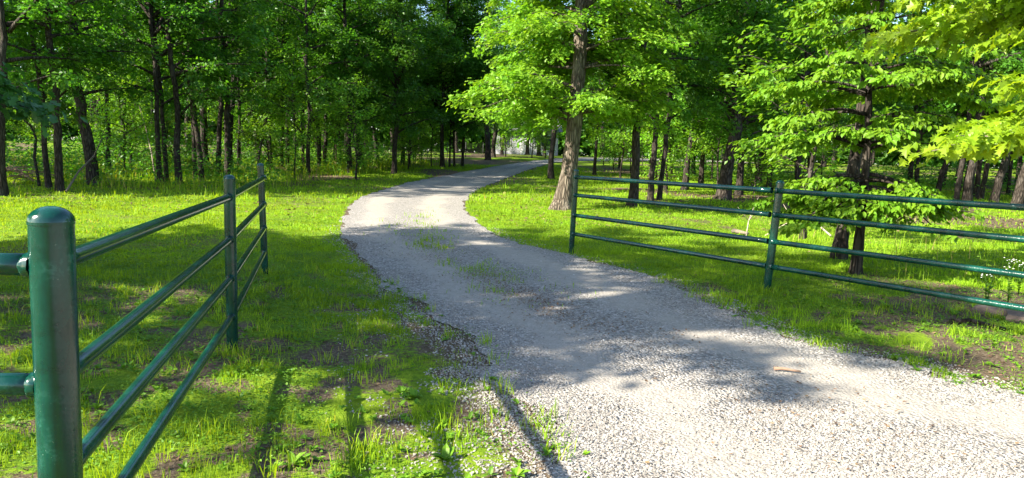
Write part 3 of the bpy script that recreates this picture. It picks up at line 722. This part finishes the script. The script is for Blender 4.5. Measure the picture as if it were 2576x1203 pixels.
for z in (.25, 1.12): g.tube([up(V0, z), up(V1, z)], .045, 8)
obj('wooden_panel', g.mesh('wooden_panel', M['wood']), wf)

R = np.random.default_rng(300); n = 150000
th = R.uniform(-.95, .95, n); rr2 = R.uniform(86, 104, n); x = np.sin(th) * rr2; y = np.cos(th) * rr2
zt = 15 * (0.6 + .8 * fbm(th * 14, th * 3, 5, 3)); z = hill(y) + R.uniform(0, 1, n) ** .9 * zt
keep = (fbm(th * 60, z * .6, 8, 3) > .36) | (z - hill(y) < 7)
x, y, z = x[keep], y[keep], z[keep]; n = len(x); cl = fbm(x * .5, z * .5 + y, 9, 2)
fw_ = leaf_mesh('far_woods', np.column_stack([x, y, z]), R.normal(0, 1, (n, 3)), R.normal(0, .6, (n, 3)) + [0, -.3, 1], R.uniform(.55, 1.1, n), np.clip(cl, 0, 1), M['forest'], 'diamond', 2)
fo = obj('far_woods', fw_); fo['kind'] = 'stuff'; fo['label'] = 'solid green mass of woodland behind everything'; fo['category'] = 'woods'

# ------------------------------------------------------------------ grass, weeds, stones, litter
def scatter(n, r0, r1, a=43, R=rng):
    r = np.sqrt(R.uniform(r0 * r0, r1 * r1, n)); t = np.radians(R.uniform(-a, a, n)); return np.sin(t) * r, np.cos(t) * r
def blades(x, y, z, h, w, R, bend=.5):
    n = len(x); a = R.uniform(0, 6.283, n); lean = R.uniform(.1, .9, n) * bend; la = R.uniform(0, 6.283, n)
    wx, wy = np.cos(a) * w / 2, np.sin(a) * w / 2; dx, dy = np.cos(la) * lean * h, np.sin(la) * lean * h
    b = np.column_stack([x, y, z - .01]); o = np.zeros((n, 5, 3))
    o[:, 0] = b - np.column_stack([wx, wy, 0 * h]); o[:, 1] = b + np.column_stack([wx, wy, 0 * h])
    m = b + np.column_stack([dx * .35, dy * .35, h * .6]); o[:, 2] = m + np.column_stack([wx, wy, 0 * h]) * .75; o[:, 3] = m - np.column_stack([wx, wy, 0 * h]) * .75
    o[:, 4] = b + np.column_stack([dx, dy, h * np.sqrt(np.clip(1 - .6 * lean ** 2, .2, 1))])
    k = np.arange(n) * 5
    return o.reshape(-1, 3), np.column_stack([k + 3, k + 2, k + 4]), np.column_stack([k, k + 1, k + 2, k + 3])
BV, B3, B4, BR, BC, off = [], [], [], [], [], 0
for (n, r0, r1, h0, h1, w0, w1) in ((150000, 2.2, 6.5, .020, .058, .003, .006), (190000, 6, 12, .022, .055, .006, .010), (200000, 11.5, 22, .025, .055, .011, .018), (150000, 21, 46, .04, .10, .022, .04)):
    x, y = scatter(n, r0, r1); s = sdist(x, y); g_ = grass_amount(x, y, s)
    tuft = fbm(x * 3.1, y * 3.1, 71, 3)
    k = rng.uniform(0, 1, n) < g_ * sstep(.25, .55, tuft + .12 - .16 * (y < 7)) * (1 - .45 * (y < 6.5)); x, y, s, tuft = x[k], y[k], s[k], tuft[k]; n = len(x)
    hh = rng.uniform(h0, h1, n) * (.6 + 1.1 * sstep(.45, .75, tuft)) * np.where(rng.uniform(0, 1, n) < .05, 2.0, 1); ww = rng.uniform(w0, w1, n)
    v, f3, f4 = blades(x, y, surf_z(x, y, s), hh * np.where(s > .3, 1.3, 1), ww, rng)
    BV.append(v); B3.append(f3 + off); B4.append(f4 + off); off += len(v)
    tone = np.clip((fbm(x * .8, y * .8, 81, 4) - .5) * 1.8 + .55, 0, 1)
    BR.append(np.repeat(np.clip(.5 * rng.uniform(0, 1, n) + .5 * tone, 0, 1), 5)); BC.append(np.repeat(tone, 5))
# long tufts near the camera and along the lit strip
cx_, cy_ = scatter(900, 2.4, 9.5); s = sdist(cx_, cy_); k = (s < .15) & (s > -5) & (rng.uniform(0, 1, 900) < .3); cx_, cy_ = cx_[k], cy_[k]
extra = [at(*p) for p in ((930, 1120), (905, 1150), (960, 1100), (990, 1140), (870, 1180), (700, 1195), (1000, 1040), (820, 905), (615, 905), (580, 895), (640, 990), (1075, 600), (1100, 618), (2330, 700))] + [(p[0] + q, p[1] - .06 + r_, 0) for p in (at(585, 885), at(667, 690), at(1437, 638), at(1928, 736)) for q, r_ in ((-.09, 0), (.08, .02), (.0, -.05))]
cx_ = np.concatenate([cx_, [p[0] for p in extra]]); cy_ = np.concatenate([cy_, [p[1] for p in extra]])
x = np.repeat(cx_, 26) + rng.normal(0, .05, len(cx_) * 26); y = np.repeat(cy_, 26) + rng.normal(0, .05, len(cx_) * 26); n = len(x)
v, f3, f4 = blades(x, y, surf_z(x, y, sdist(x, y)), rng.uniform(.05, .15, n), rng.uniform(.004, .008, n), rng, .8)
BV.append(v); B3.append(f3 + off); B4.append(f4 + off); off += len(v); BR.append(np.repeat(rng.uniform(.3, .95, n), 5)); BC.append(np.full(n * 5, .5))
go = obj('grass', np_mesh('grass', np.vstack(BV), np.vstack(B3), np.vstack(B4), {'rnd': np.concatenate(BR), 'clump': np.concatenate(BC)}, False, M['grass']))
tag(go, 'bright green mown grass on both sides of the drive', 'grass', kind='stuff')

# tall seeding grass behind the right fence and along the wood's edge
n = 42000; x, y = scatter(n, 9, 48); s = sdist(x, y)
u = np.array([0.0]); pxs = CX + FPX * x / y
zone = ((pxs > 2180) & (y > 11.2) & (y < 13.6)) | ((y > 20.5 + 0.10 * (x + 14)) & (x < -4) & (s < -3.5) & (y > 22)) | ((pxs > 1950) & (y > 9.6) & (y < 16) & (fbm(x, y, 91, 3) > .53))
k = zone & (fbm(x * .9, y * .9, 93, 3) > .40); x, y, s = x[k], y[k], s[k]; n = len(x)
v, f3, f4 = blades(x, y, ground_z(x, y, s), rng.uniform(.18, .5, n), rng.uniform(.006, .014, n) * np.clip(y / 14, .8, 2.2), rng, .55)
tg = obj('tall_grass', np_mesh('tall_grass', v, f3, f4, {'rnd': np.repeat(rng.uniform(.3, 1, n), 5), 'clump': np.repeat(rng.uniform(0, 1, n), 5)}, False, M['grass']))
tag(tg, 'tall unmown grass behind the right fence and at the edge of the woods', 'grass', kind='stuff')

# clover and small weeds near the camera
n = 210000; x, y = scatter(n, 2.2, 11); s = sdist(x, y); g_ = grass_amount(x, y, s)
k = rng.uniform(0, 1, n) < np.clip(g_ + .32 * (s < .15), 0, 1) * sstep(.38, .55, fbm(x * 1.3, y * 1.3, 101, 3)); x, y, s = x[k], y[k], s[k]; n = len(x)
A = np.column_stack([rng.normal(0, 1, n), rng.normal(0, 1, n), rng.uniform(-.2, .5, n)])
zc = surf_z(x, y, s) + rng.uniform(.005, .045, n)
Pc, Nc, Sc, Kc = np.column_stack([x, y, zc]), np.column_stack([rng.normal(0, .4, n), rng.normal(0, .4, n), np.ones(n)]), rng.uniform(.010, .026, n), fbm(x, y, 5, 2)
xr, yr = scatter(2600, 2.2, 9.5); sr = sdist(xr, yr); k = (sr < .1) & (rng.uniform(0, 1, len(xr)) < .2 + .4 * (fbm(xr * 1.1, yr * 1.1, 107, 3) > .5)); xr, yr, sr = xr[k], yr[k], sr[k]
xf, yf = scatter(90000, 10, 22); sf = sdist(xf, yf); k = (sf < -.1) & (fbm(xf * .7, yf * .7, 103, 4) > .54) & (rng.uniform(0, 1, len(xf)) < .6); xf, yf, sf = xf[k], yf[k], sf[k]; m = len(xf)
Pc = np.vstack([Pc, np.column_stack([xf, yf, ground_z(xf, yf, sf) + rng.uniform(.02, .06, m)])]); A = np.vstack([A, np.column_stack([rng.normal(0, 1, m), rng.normal(0, 1, m), rng.uniform(-.2, .5, m)])])
Nc = np.vstack([Nc, np.column_stack([rng.normal(0, .4, m), rng.normal(0, .4, m), np.ones(m)])]); Sc = np.concatenate([Sc, rng.uniform(.02, .05, m)]); Kc = np.concatenate([Kc, .5 * fbm(xf, yf, 5, 2)])
for q in range(7):                                                   # small rosettes
    m = len(xr); aa = q * 2.4 + rng.uniform(0, 1.5, m); ee = rng.uniform(.1, 1.1, m)
    Pc = np.vstack([Pc, np.column_stack([xr, yr, surf_z(xr, yr, sr) + .01])]); A = np.vstack([A, np.column_stack([np.cos(aa) * np.cos(ee), np.sin(aa) * np.cos(ee), np.sin(ee)])])
    Nc = np.vstack([Nc, np.column_stack([-np.cos(aa) * np.sin(ee), -np.sin(aa) * np.sin(ee), np.cos(ee)])]); Sc = np.concatenate([Sc, rng.uniform(.02, .055, m)]); Kc = np.concatenate([Kc, fbm(xr, yr, 6, 2)])
co = obj('clover', leaf_mesh('clover', Pc, A, Nc, Sc, np.clip(Kc, 0, 1), M['clover'], 'oval', 5))
tag(co, 'low clover and small leafy weeds in the near grass', 'weeds', kind='stuff')

# undergrowth in the woods
n = 130000; x, y = scatter(n, 22, 52); s = sdist(x, y); d_ = fbm(x * .35, y * .35, 111, 4)
zone = ((x < -5) & (y > 24 + .06 * x) & (s < -4)) | ((x > 9) & (y > 27) & (d_ > .5))
k = zone & (d_ > .38); x, y, s, d_ = x[k], y[k], s[k], d_[k]; n = len(x)
hgt = rng.uniform(0, 1, n) ** 1.4 * (.25 + 4.2 * (d_ - .38))
uo = obj('undergrowth', leaf_mesh('undergrowth', np.column_stack([x, y, ground_z(x, y, s) + hgt]), rng.normal(0, 1, (n, 3)) * [1, 1, .4], rng.normal(0, .5, (n, 3)) + [0, 0, 1], rng.uniform(.07, .16, n), d_, M['forest'], 'diamond', 6))
tag(uo, 'leafy undergrowth covering the floor of the woods', 'undergrowth', kind='stuff')

# loose stones
def track_at(x, y):
    out = np.zeros(len(x))
    for q in range(0, len(x), 8000):
        X, Y = x[q:q + 8000, None], y[q:q + 8000, None]
        dl = np.sqrt(((X - Lp[:, 0]) ** 2 + (Y - Lp[:, 1]) ** 2).min(1)); dr_ = np.sqrt(((X - Rp[:, 0]) ** 2 + (Y - Rp[:, 1]) ** 2).min(1)); f = dl / (dl + dr_ + 1e-6)
        out[q:q + 8000] = np.clip(np.exp(-((f - .24) / .10) ** 2) + np.exp(-((f - .72) / .12) ** 2), 0, 1)
    return out
def stones(x, y, z, sz, R):
    n = len(x); base = np.array([(a, b, c) for a in (-1, 1) for b in (-1, 1) for c in (-1, 1)], float) * .5
    V = base[None] * R.uniform(.45, 1.15, (n, 8, 1)) + R.normal(0, .09, (n, 8, 3))
    V *= (sz[:, None] * np.column_stack([R.uniform(.8, 1.3, n), R.uniform(.7, 1.1, n), R.uniform(.5, .8, n)]).reshape(n, 3))[:, None, :] if False else np.stack([sz * R.uniform(.8, 1.3, n), sz * R.uniform(.7, 1.1, n), sz * R.uniform(.5, .85, n)], 1)[:, None, :]
    a = R.uniform(0, 6.283, n); c, s_ = np.cos(a)[:, None], np.sin(a)[:, None]
    X = V[..., 0] * c - V[..., 1] * s_; Y = V[..., 0] * s_ + V[..., 1] * c
    V = np.stack([X, Y, V[..., 2]], -1) + np.column_stack([x, y, z])[:, None, :]
    F = np.array([(0, 1, 3, 2), (4, 6, 7, 5), (0, 4, 5, 1), (2, 3, 7, 6), (0, 2, 6, 4), (1, 5, 7, 3)])
    return V.reshape(-1, 3), (F[None] + (np.arange(n) * 8)[:, None, None]).reshape(-1, 4)
SV, SF, SR, off = [], [], [], 0
for n, r0, r1, s0, s1 in ((130000, 2.3, 5.2, .005, .0125), (130000, 5.0, 9.5, .006, .0135), (50000, 9.0, 15, .010, .018)):
    x, y = scatter(n, r0, r1, 41); s = sdist(x, y)
    verge = sstep(-1.3, .1, s + .8 * (fbm(x * 1.5, y * 1.5, 131, 3) - .5)) * np.where((x < 1.2) & (y < 8), 1, sstep(-.5, 0, s))
    tk = track_at(x, y)
    k = (rng.uniform(0, 1, n) < np.where(s > 0, (1 - .85 * tk) * (.10 + .8 * sstep(.36, .62, fbm(x * .8, y * .8, 133, 3))), np.maximum(verge * .42 * sstep(.40, .60, fbm(x * 2.3, y * 2.3, 137, 3)), .8 * sstep(-.45, -.05, s)))); x, y, s = x[k], y[k], s[k]; n = len(x)
    sz = rng.uniform(s0, s1, n) * rng.choice([.7, 1, 1, 1.25], n) * np.where(s < 0, 1.15, 1)
    z = np.where(s > 0.02, road_z(x, y), ground_z(x, y, s)) + sz * .16
    v, f = stones(x, y, z, sz, rng); SV.append(v); SF.append(f + off); off += len(v); SR.append(np.repeat(np.clip(rng.normal(.52, .22, n), 0, 1), 8))
so = obj('gravel', np_mesh('gravel', np.vstack(SV), None, np.vstack(SF), {'rnd': np.concatenate(SR)}, False, M['stone']))
tag(so, 'loose pale limestone chips over the drive and its verge', 'gravel', kind='stuff')

# dead leaves and twigs
LX, LY = [], []
x, y = scatter(26000, 2.3, 14); s = sdist(x, y); k = rng.uniform(0, 1, len(x)) < np.clip(soil_amount(x, y) * (s < .1) * .55 + .02 + .5 * (s > .5) * sstep(.58, .7, fbm(x * .9, y * .5, 141, 4)) * (y > 5.5) * .5, 0, 1)
LX.append(x[k]); LY.append(y[k])
x, y = scatter(16000, 20, 48); s = sdist(x, y); k = (s < -2.5) & (rng.uniform(0, 1, len(x)) < soil_amount(x, y)); LX.append(x[k]); LY.append(y[k])
for q0, q1, m in (((1190, 690), (1420, 790), 1100), ((1100, 600), (1230, 690), 300), ((1330, 790), (1700, 850), 350), ((1900, 985), (2350, 1150), 320), ((1020, 640), (1120, 660), 160), ((1130, 480), (1250, 440), 260)):
    a_, b_ = np.array(at(*q0)[:2]), np.array(at(*q1)[:2]); t_ = rng.uniform(0, 1, m)[:, None]; q_ = a_ + (b_ - a_) * t_ + rng.normal(0, .22 + .25 * (q0[1] > 900), (m, 2)); LX.append(q_[:, 0]); LY.append(q_[:, 1])
x = np.concatenate(LX); y = np.concatenate(LY); s = sdist(x, y); x_, y_ = scatter(9000, 8, 30); s_ = sdist(x_, y_); k = s_ < -.1; x = np.concatenate([x, x_[k]]); y = np.concatenate([y, y_[k]]); s = np.concatenate([s, s_[k]]); n = len(x)
z = np.where(s > 0.02, road_z(x, y) + .006, ground_z(x, y, s)) + rng.uniform(.004, .014, n)
lo = obj('leaf_litter', leaf_mesh('leaf_litter', np.column_stack([x, y, z]), np.column_stack([rng.normal(0, 1, (n, 2)), rng.normal(0, .12, n)]), rng.normal(0, .25, (n, 3)) + [0, 0, 1], np.where(s > .1, rng.uniform(.008, .035, n), np.where(y < 16, rng.uniform(.015, .05, n), rng.uniform(.06, .12, n))), rng.uniform(0, 1, n), M['dead'], 'diamond', 7))
tag(lo, 'brown fallen leaves and debris strewn over soil and gravel', 'leaf litter', kind='stuff')

# ------------------------------------------------------------------ single weeds, flowers, sticks, rock
def weed_mesh(seed, n=8, ln=.11):
    R = np.random.default_rng(seed); a = np.arange(n) * 2.4 + R.normal(0, .3, n); e = R.uniform(.25, 1.1, n)
    A = np.column_stack([np.cos(a) * np.cos(e), np.sin(a) * np.cos(e), np.sin(e)]); Nn = np.column_stack([-np.cos(a) * np.sin(e), -np.sin(a) * np.sin(e), np.cos(e)])
    return leaf_mesh('broadleaf_weed', np.zeros((n, 3)) + A * .01, A, Nn, ln * R.uniform(.6, 1.2, n), R.uniform(.2, .8, n), M['clover'], 'oval', seed)
WM = [weed_mesh(q, 7 + q % 3, .10 + .02 * (q % 3)) for q in range(4)]
WEEDS = [(1468, 1140, 'lone two leaved weed standing on the gravel nearest the bottom edge', 1.0), (1300, 1190, 'broad leaved weed at the bottom of the photo on the stony verge', 1.2),
         (1120, 1150, 'upright broad weed in the dark shadow stripe at the bottom', 1.2), (735, 1165, 'large pale weed rosette in the lit grass at the bottom', 1.6), (690, 1180, 'weed rosette left of the large pale one', 1.2),
         (1010, 990, 'dock like weed beside the stones in half shade', 1.3), (1040, 1000, 'smaller weed touching the dock like one', 1.0), (620, 1030, 'weed sprout beside the orange dead leaf', .9),
         (1225, 980, 'weed on the verge next to the gravel edge', .8), (640, 935, 'weed at the foot of the second left fence post', 1.0), (2230, 775, 'leafy weed under the lowest rail of the right fence', 1.5), (2400, 790, 'leafy clump below the right fence before the rock', 1.8)]
for q, (px, py, lb, s_) in enumerate(WEEDS):
    o = obj('broadleaf_weed', WM[q % 4]); o.location = gpt(px, py); o.scale = (s_ * .46,) * 3; o.rotation_euler = (0, 0, q * 1.7); tag(o, lb, 'weed', 'broad leaved weeds')
def fleabane(loc_, seed, h, label):
    R = np.random.default_rng(seed); e = tag(empty('wildflower', loc_), label, 'wildflower', 'white daisy weeds by the right fence'); g = Geo(); f = Geo(); P_, A_2, N_2 = [], [], []
    for q in range(3):
        a = R.uniform(0, 6.28); tip = np.array([math.cos(a) * .1 * h, math.sin(a) * .1 * h, h * R.uniform(.75, 1)]); g.tube([(0, 0, -.02), tip * .5 + [0, 0, .02], tip], [.005, .004, .003], 4)
        for m in range(7): t = R.uniform(.1, .85); P_.append(tip * t); b = R.uniform(0, 6.28); A_2.append((math.cos(b), math.sin(b), .5)); N_2.append((0, 0, 1))
        for m in range(5):
            b = R.uniform(0, 6.28); c = tip + np.array([math.cos(b) * .05, math.sin(b) * .05, R.uniform(0, .05)]); g.tube([tip, c], .002, 3)
            hemi(f, c, .009, .005, 8, 2)
    obj('stem', g.mesh('wildflower_stem', M['clover']), e); obj('leaves', leaf_mesh('wildflower_leaves', np.array(P_), np.array(A_2, float), np.array(N_2, float), R.uniform(.06, .11, len(P_)), R.uniform(0, 1, len(P_)), M['clover'], 'oval', seed), e)
    obj('flowers', f.mesh('wildflower_heads', M['petal'], False), e)
fleabane(gpt(2535, 775), 1, .55, 'tallest white flowered daisy weed at the right edge behind the rails')
fleabane(gpt(2480, 768), 2, .38, 'small daisy weed left of the tallest one by the right fence')
fleabane(gpt(2562, 740), 3, .42, 'daisy weed at the very edge of the photo by the rock')

def stick(name, pts, r, label, cat, mat='paleTwig', forks=()):
    o0 = pts[0]; g = Geo(); Pp = np.array([loc(p, o0) for p in pts]); R = np.random.default_rng(len(label))
    g.tube(Pp, np.linspace(r, r * .55, len(Pp)), 8, True, .08, R)
    for (i0, d_, ln) in forks:
        q = Pp[i0]; g.tube([q, q + np.array(d_) * ln * .5 + [0, 0, .02 * ln], q + np.array(d_) * ln], [r * .6, r * .4, r * .15], 6, True, .08, R)
    o = obj(name, g.mesh(name, M[mat])); o.location = o0; return tag(o, label, cat)
def lift(p, z): return (p[0], p[1], p[2] + z)
a, b = at(1946, 936), at(2014, 943); mz = float(road_z([a[0]], [a[1]])[0])
stick('stick', [(a[0], a[1], mz + .022), ((a[0] * 2 + b[0]) / 3, (a[1] * 2 + b[1]) / 3 + .012, mz + .024), ((a[0] + b[0]) / 2 + .03, (a[1] + b[1]) / 2, mz + .022), (b[0], b[1], mz + .018)], .014, 'short brown stick lying on the sunlit gravel', 'stick', 'wood')
p = gpt(2075, 588)
stick('fallen_branch', [lift(gpt(2090, 598), .03), lift(gpt(2050, 590), .25), lift(gpt(1990, 592), .32), lift(gpt(1925, 600), .05)], .022, 'bare pale branch arching over weeds behind the right fence post', 'branch', forks=((1, (.5, .2, .5), .6), (2, (-.4, .1, .7), .5)))
stick('fallen_branch', [lift(gpt(1875, 610), 0), lift(gpt(1880, 600), .35), lift(gpt(1890, 598), .6)], .014, 'upright bare forked twig in weeds left of the right fence post', 'branch', forks=((1, (.5, 0, .8), .5), (1, (-.6, 0, .7), .4), (2, (.3, 0, .8), .3)))
stick('fallen_log', [lift(gpt(1845, 588), .06), lift(gpt(1880, 598), .08)], .055, 'short pale log in the grass behind the right fence', 'log', 'twig')
stick('fallen_branch', [lift(gpt(168, 486), .08), lift(gpt(200, 476), .55), lift(gpt(240, 470), 1.0), lift(gpt(262, 465), 1.6)], .03, 'leaning bare branch propped against the widest trunk at the far left', 'branch', 'twig', forks=((2, (.4, 0, .8), .6),))
stick('fallen_branch', [lift(gpt(2390, 812), .02), lift(gpt(2440, 815), .05), lift(gpt(2530, 832), .03)], .03, 'dark thin root like branch on bare soil below the right fence', 'branch', 'bark')
stick('leaning_sapling', [lift(gpt(645, 446), -.05), lift(gpt(655, 440), 1.2), lift(gpt(672, 430), 2.2), lift(gpt(690, 425), 3.2)], .05, 'thin dark stem leaning right beside the far left fence post', 'sapling', 'bark')
stick('leaning_sapling', [lift(gpt(393, 462), -.05), lift(gpt(384, 455), 1.0), lift(gpt(370, 448), 2.0), lift(gpt(355, 440), 2.9)], .028, 'thin bare stem leaning left beside the grey trunk pair', 'sapling', 'twig')
stick('crooked_sapling', [lift(gpt(100, 470), -.05), lift(gpt(90, 466), .9), lift(gpt(96, 462), 1.5), lift(gpt(84, 460), 1.95), lift(gpt(70, 460), 2.1), lift(gpt(66, 460), 2.6)], .05, 'crooked dark stem with a kink left of the leaning dark trunk', 'sapling', 'bark')
R = np.random.default_rng(61); g = Geo()
for q in range(26):
    a_ = R.uniform(0, 6.28); c = np.array([R.normal(0, .5), R.normal(0, .35), R.uniform(.05, .5)]); dd = np.array([math.cos(a_), math.sin(a_) * .6, R.normal(0, .25)]) * R.uniform(.4, .9)
    g.tube([c - dd, c + [0, 0, .05], c + dd], [.02, .018, .008], 5)
bp = obj('brush_pile', g.mesh('brush_pile', M['wood'])); bp.location = gpt(52, 462); tag(bp, 'reddish brown heap of dead branches at the far left of the woods', 'brush pile')
# flat rock at the right edge
R = np.random.default_rng(71); V = []; F4 = []; ring = 18
for a_, (zr, rs) in enumerate(((-.1, 1.0), (.03, 1.0), (.075, .93), (.095, .6), (.10, .2))):
    for q in range(ring):
        t = q * 2 * math.pi / ring; r_ = rs * (.42 + .10 * math.sin(3 * t + 1) + .05 * math.sin(5 * t)); V.append((r_ * math.cos(t) * 1.25, r_ * math.sin(t) * .8, zr + R.normal(0, .008)))
for a_ in range(4):
    for q in range(ring): F4.append((a_ * ring + q, a_ * ring + (q + 1) % ring, (a_ + 1) * ring + (q + 1) % ring, (a_ + 1) * ring + q))
V.append((0, 0, .10)); F3 = [(4 * ring + q, 4 * ring + (q + 1) % ring, len(V) - 1) for q in range(ring)]
rk = obj('flat_rock', np_mesh('flat_rock', V, F3, F4, None, False, M['rock'])); rk.location = gpt(2590, 795); tag(rk, 'flat brown rock half out of the photo at the right below the fence', 'rock')

# ------------------------------------------------------------------ light
EL, AZ = rad(32.5), rad(-115)
sd_ = Vector((math.sin(AZ) * math.cos(EL), math.cos(AZ) * math.cos(EL), math.sin(EL)))
sun = bpy.data.lights.new('sun', 'SUN'); sun.energy = 5.0; sun.angle = rad(.53); sun.color = (1, .925, .79)
sun_o = bpy.data.objects.new('sun', sun); C.objects.link(sun_o); sun_o.rotation_euler = sd_.to_track_quat('Z', 'Y').to_euler(); sun_o.location = sd_ * 60
wd = bpy.data.worlds.new('World'); S.world = wd; wd.use_nodes = True
nt = wd.node_tree; sky = nt.nodes.new('ShaderNodeTexSky'); sky.sky_type = 'NISHITA'; sky.sun_disc = False; sky.sun_elevation = EL; sky.sun_rotation = AZ
bgn = nt.nodes['Background']; nt.links.new(sky.outputs[0], bgn.inputs[0]); bgn.inputs[1].default_value = .10; sky.ozone_density = 2.5
S.view_settings.view_transform = 'Standard'; S.view_settings.look = 'None'; S.view_settings.gamma = 1; S.view_settings.exposure = 1.95
S.render.engine = 'CYCLES'; S.cycles.use_denoising = True; S.cycles.max_bounces = 6; S.cycles.diffuse_bounces = 3; S.cycles.transmission_bounces = 3; S.cycles.glossy_bounces = 2
print('leaves', [f['n'] for f in FOREST], [f['n'] for f in UNDER], OAK['n'], DOG['n'], MAPLE['n'], HANG['n'], 'posts', A0, A1, A2, B0, B1, 'oak', P_oak, 'dog', P_dog)
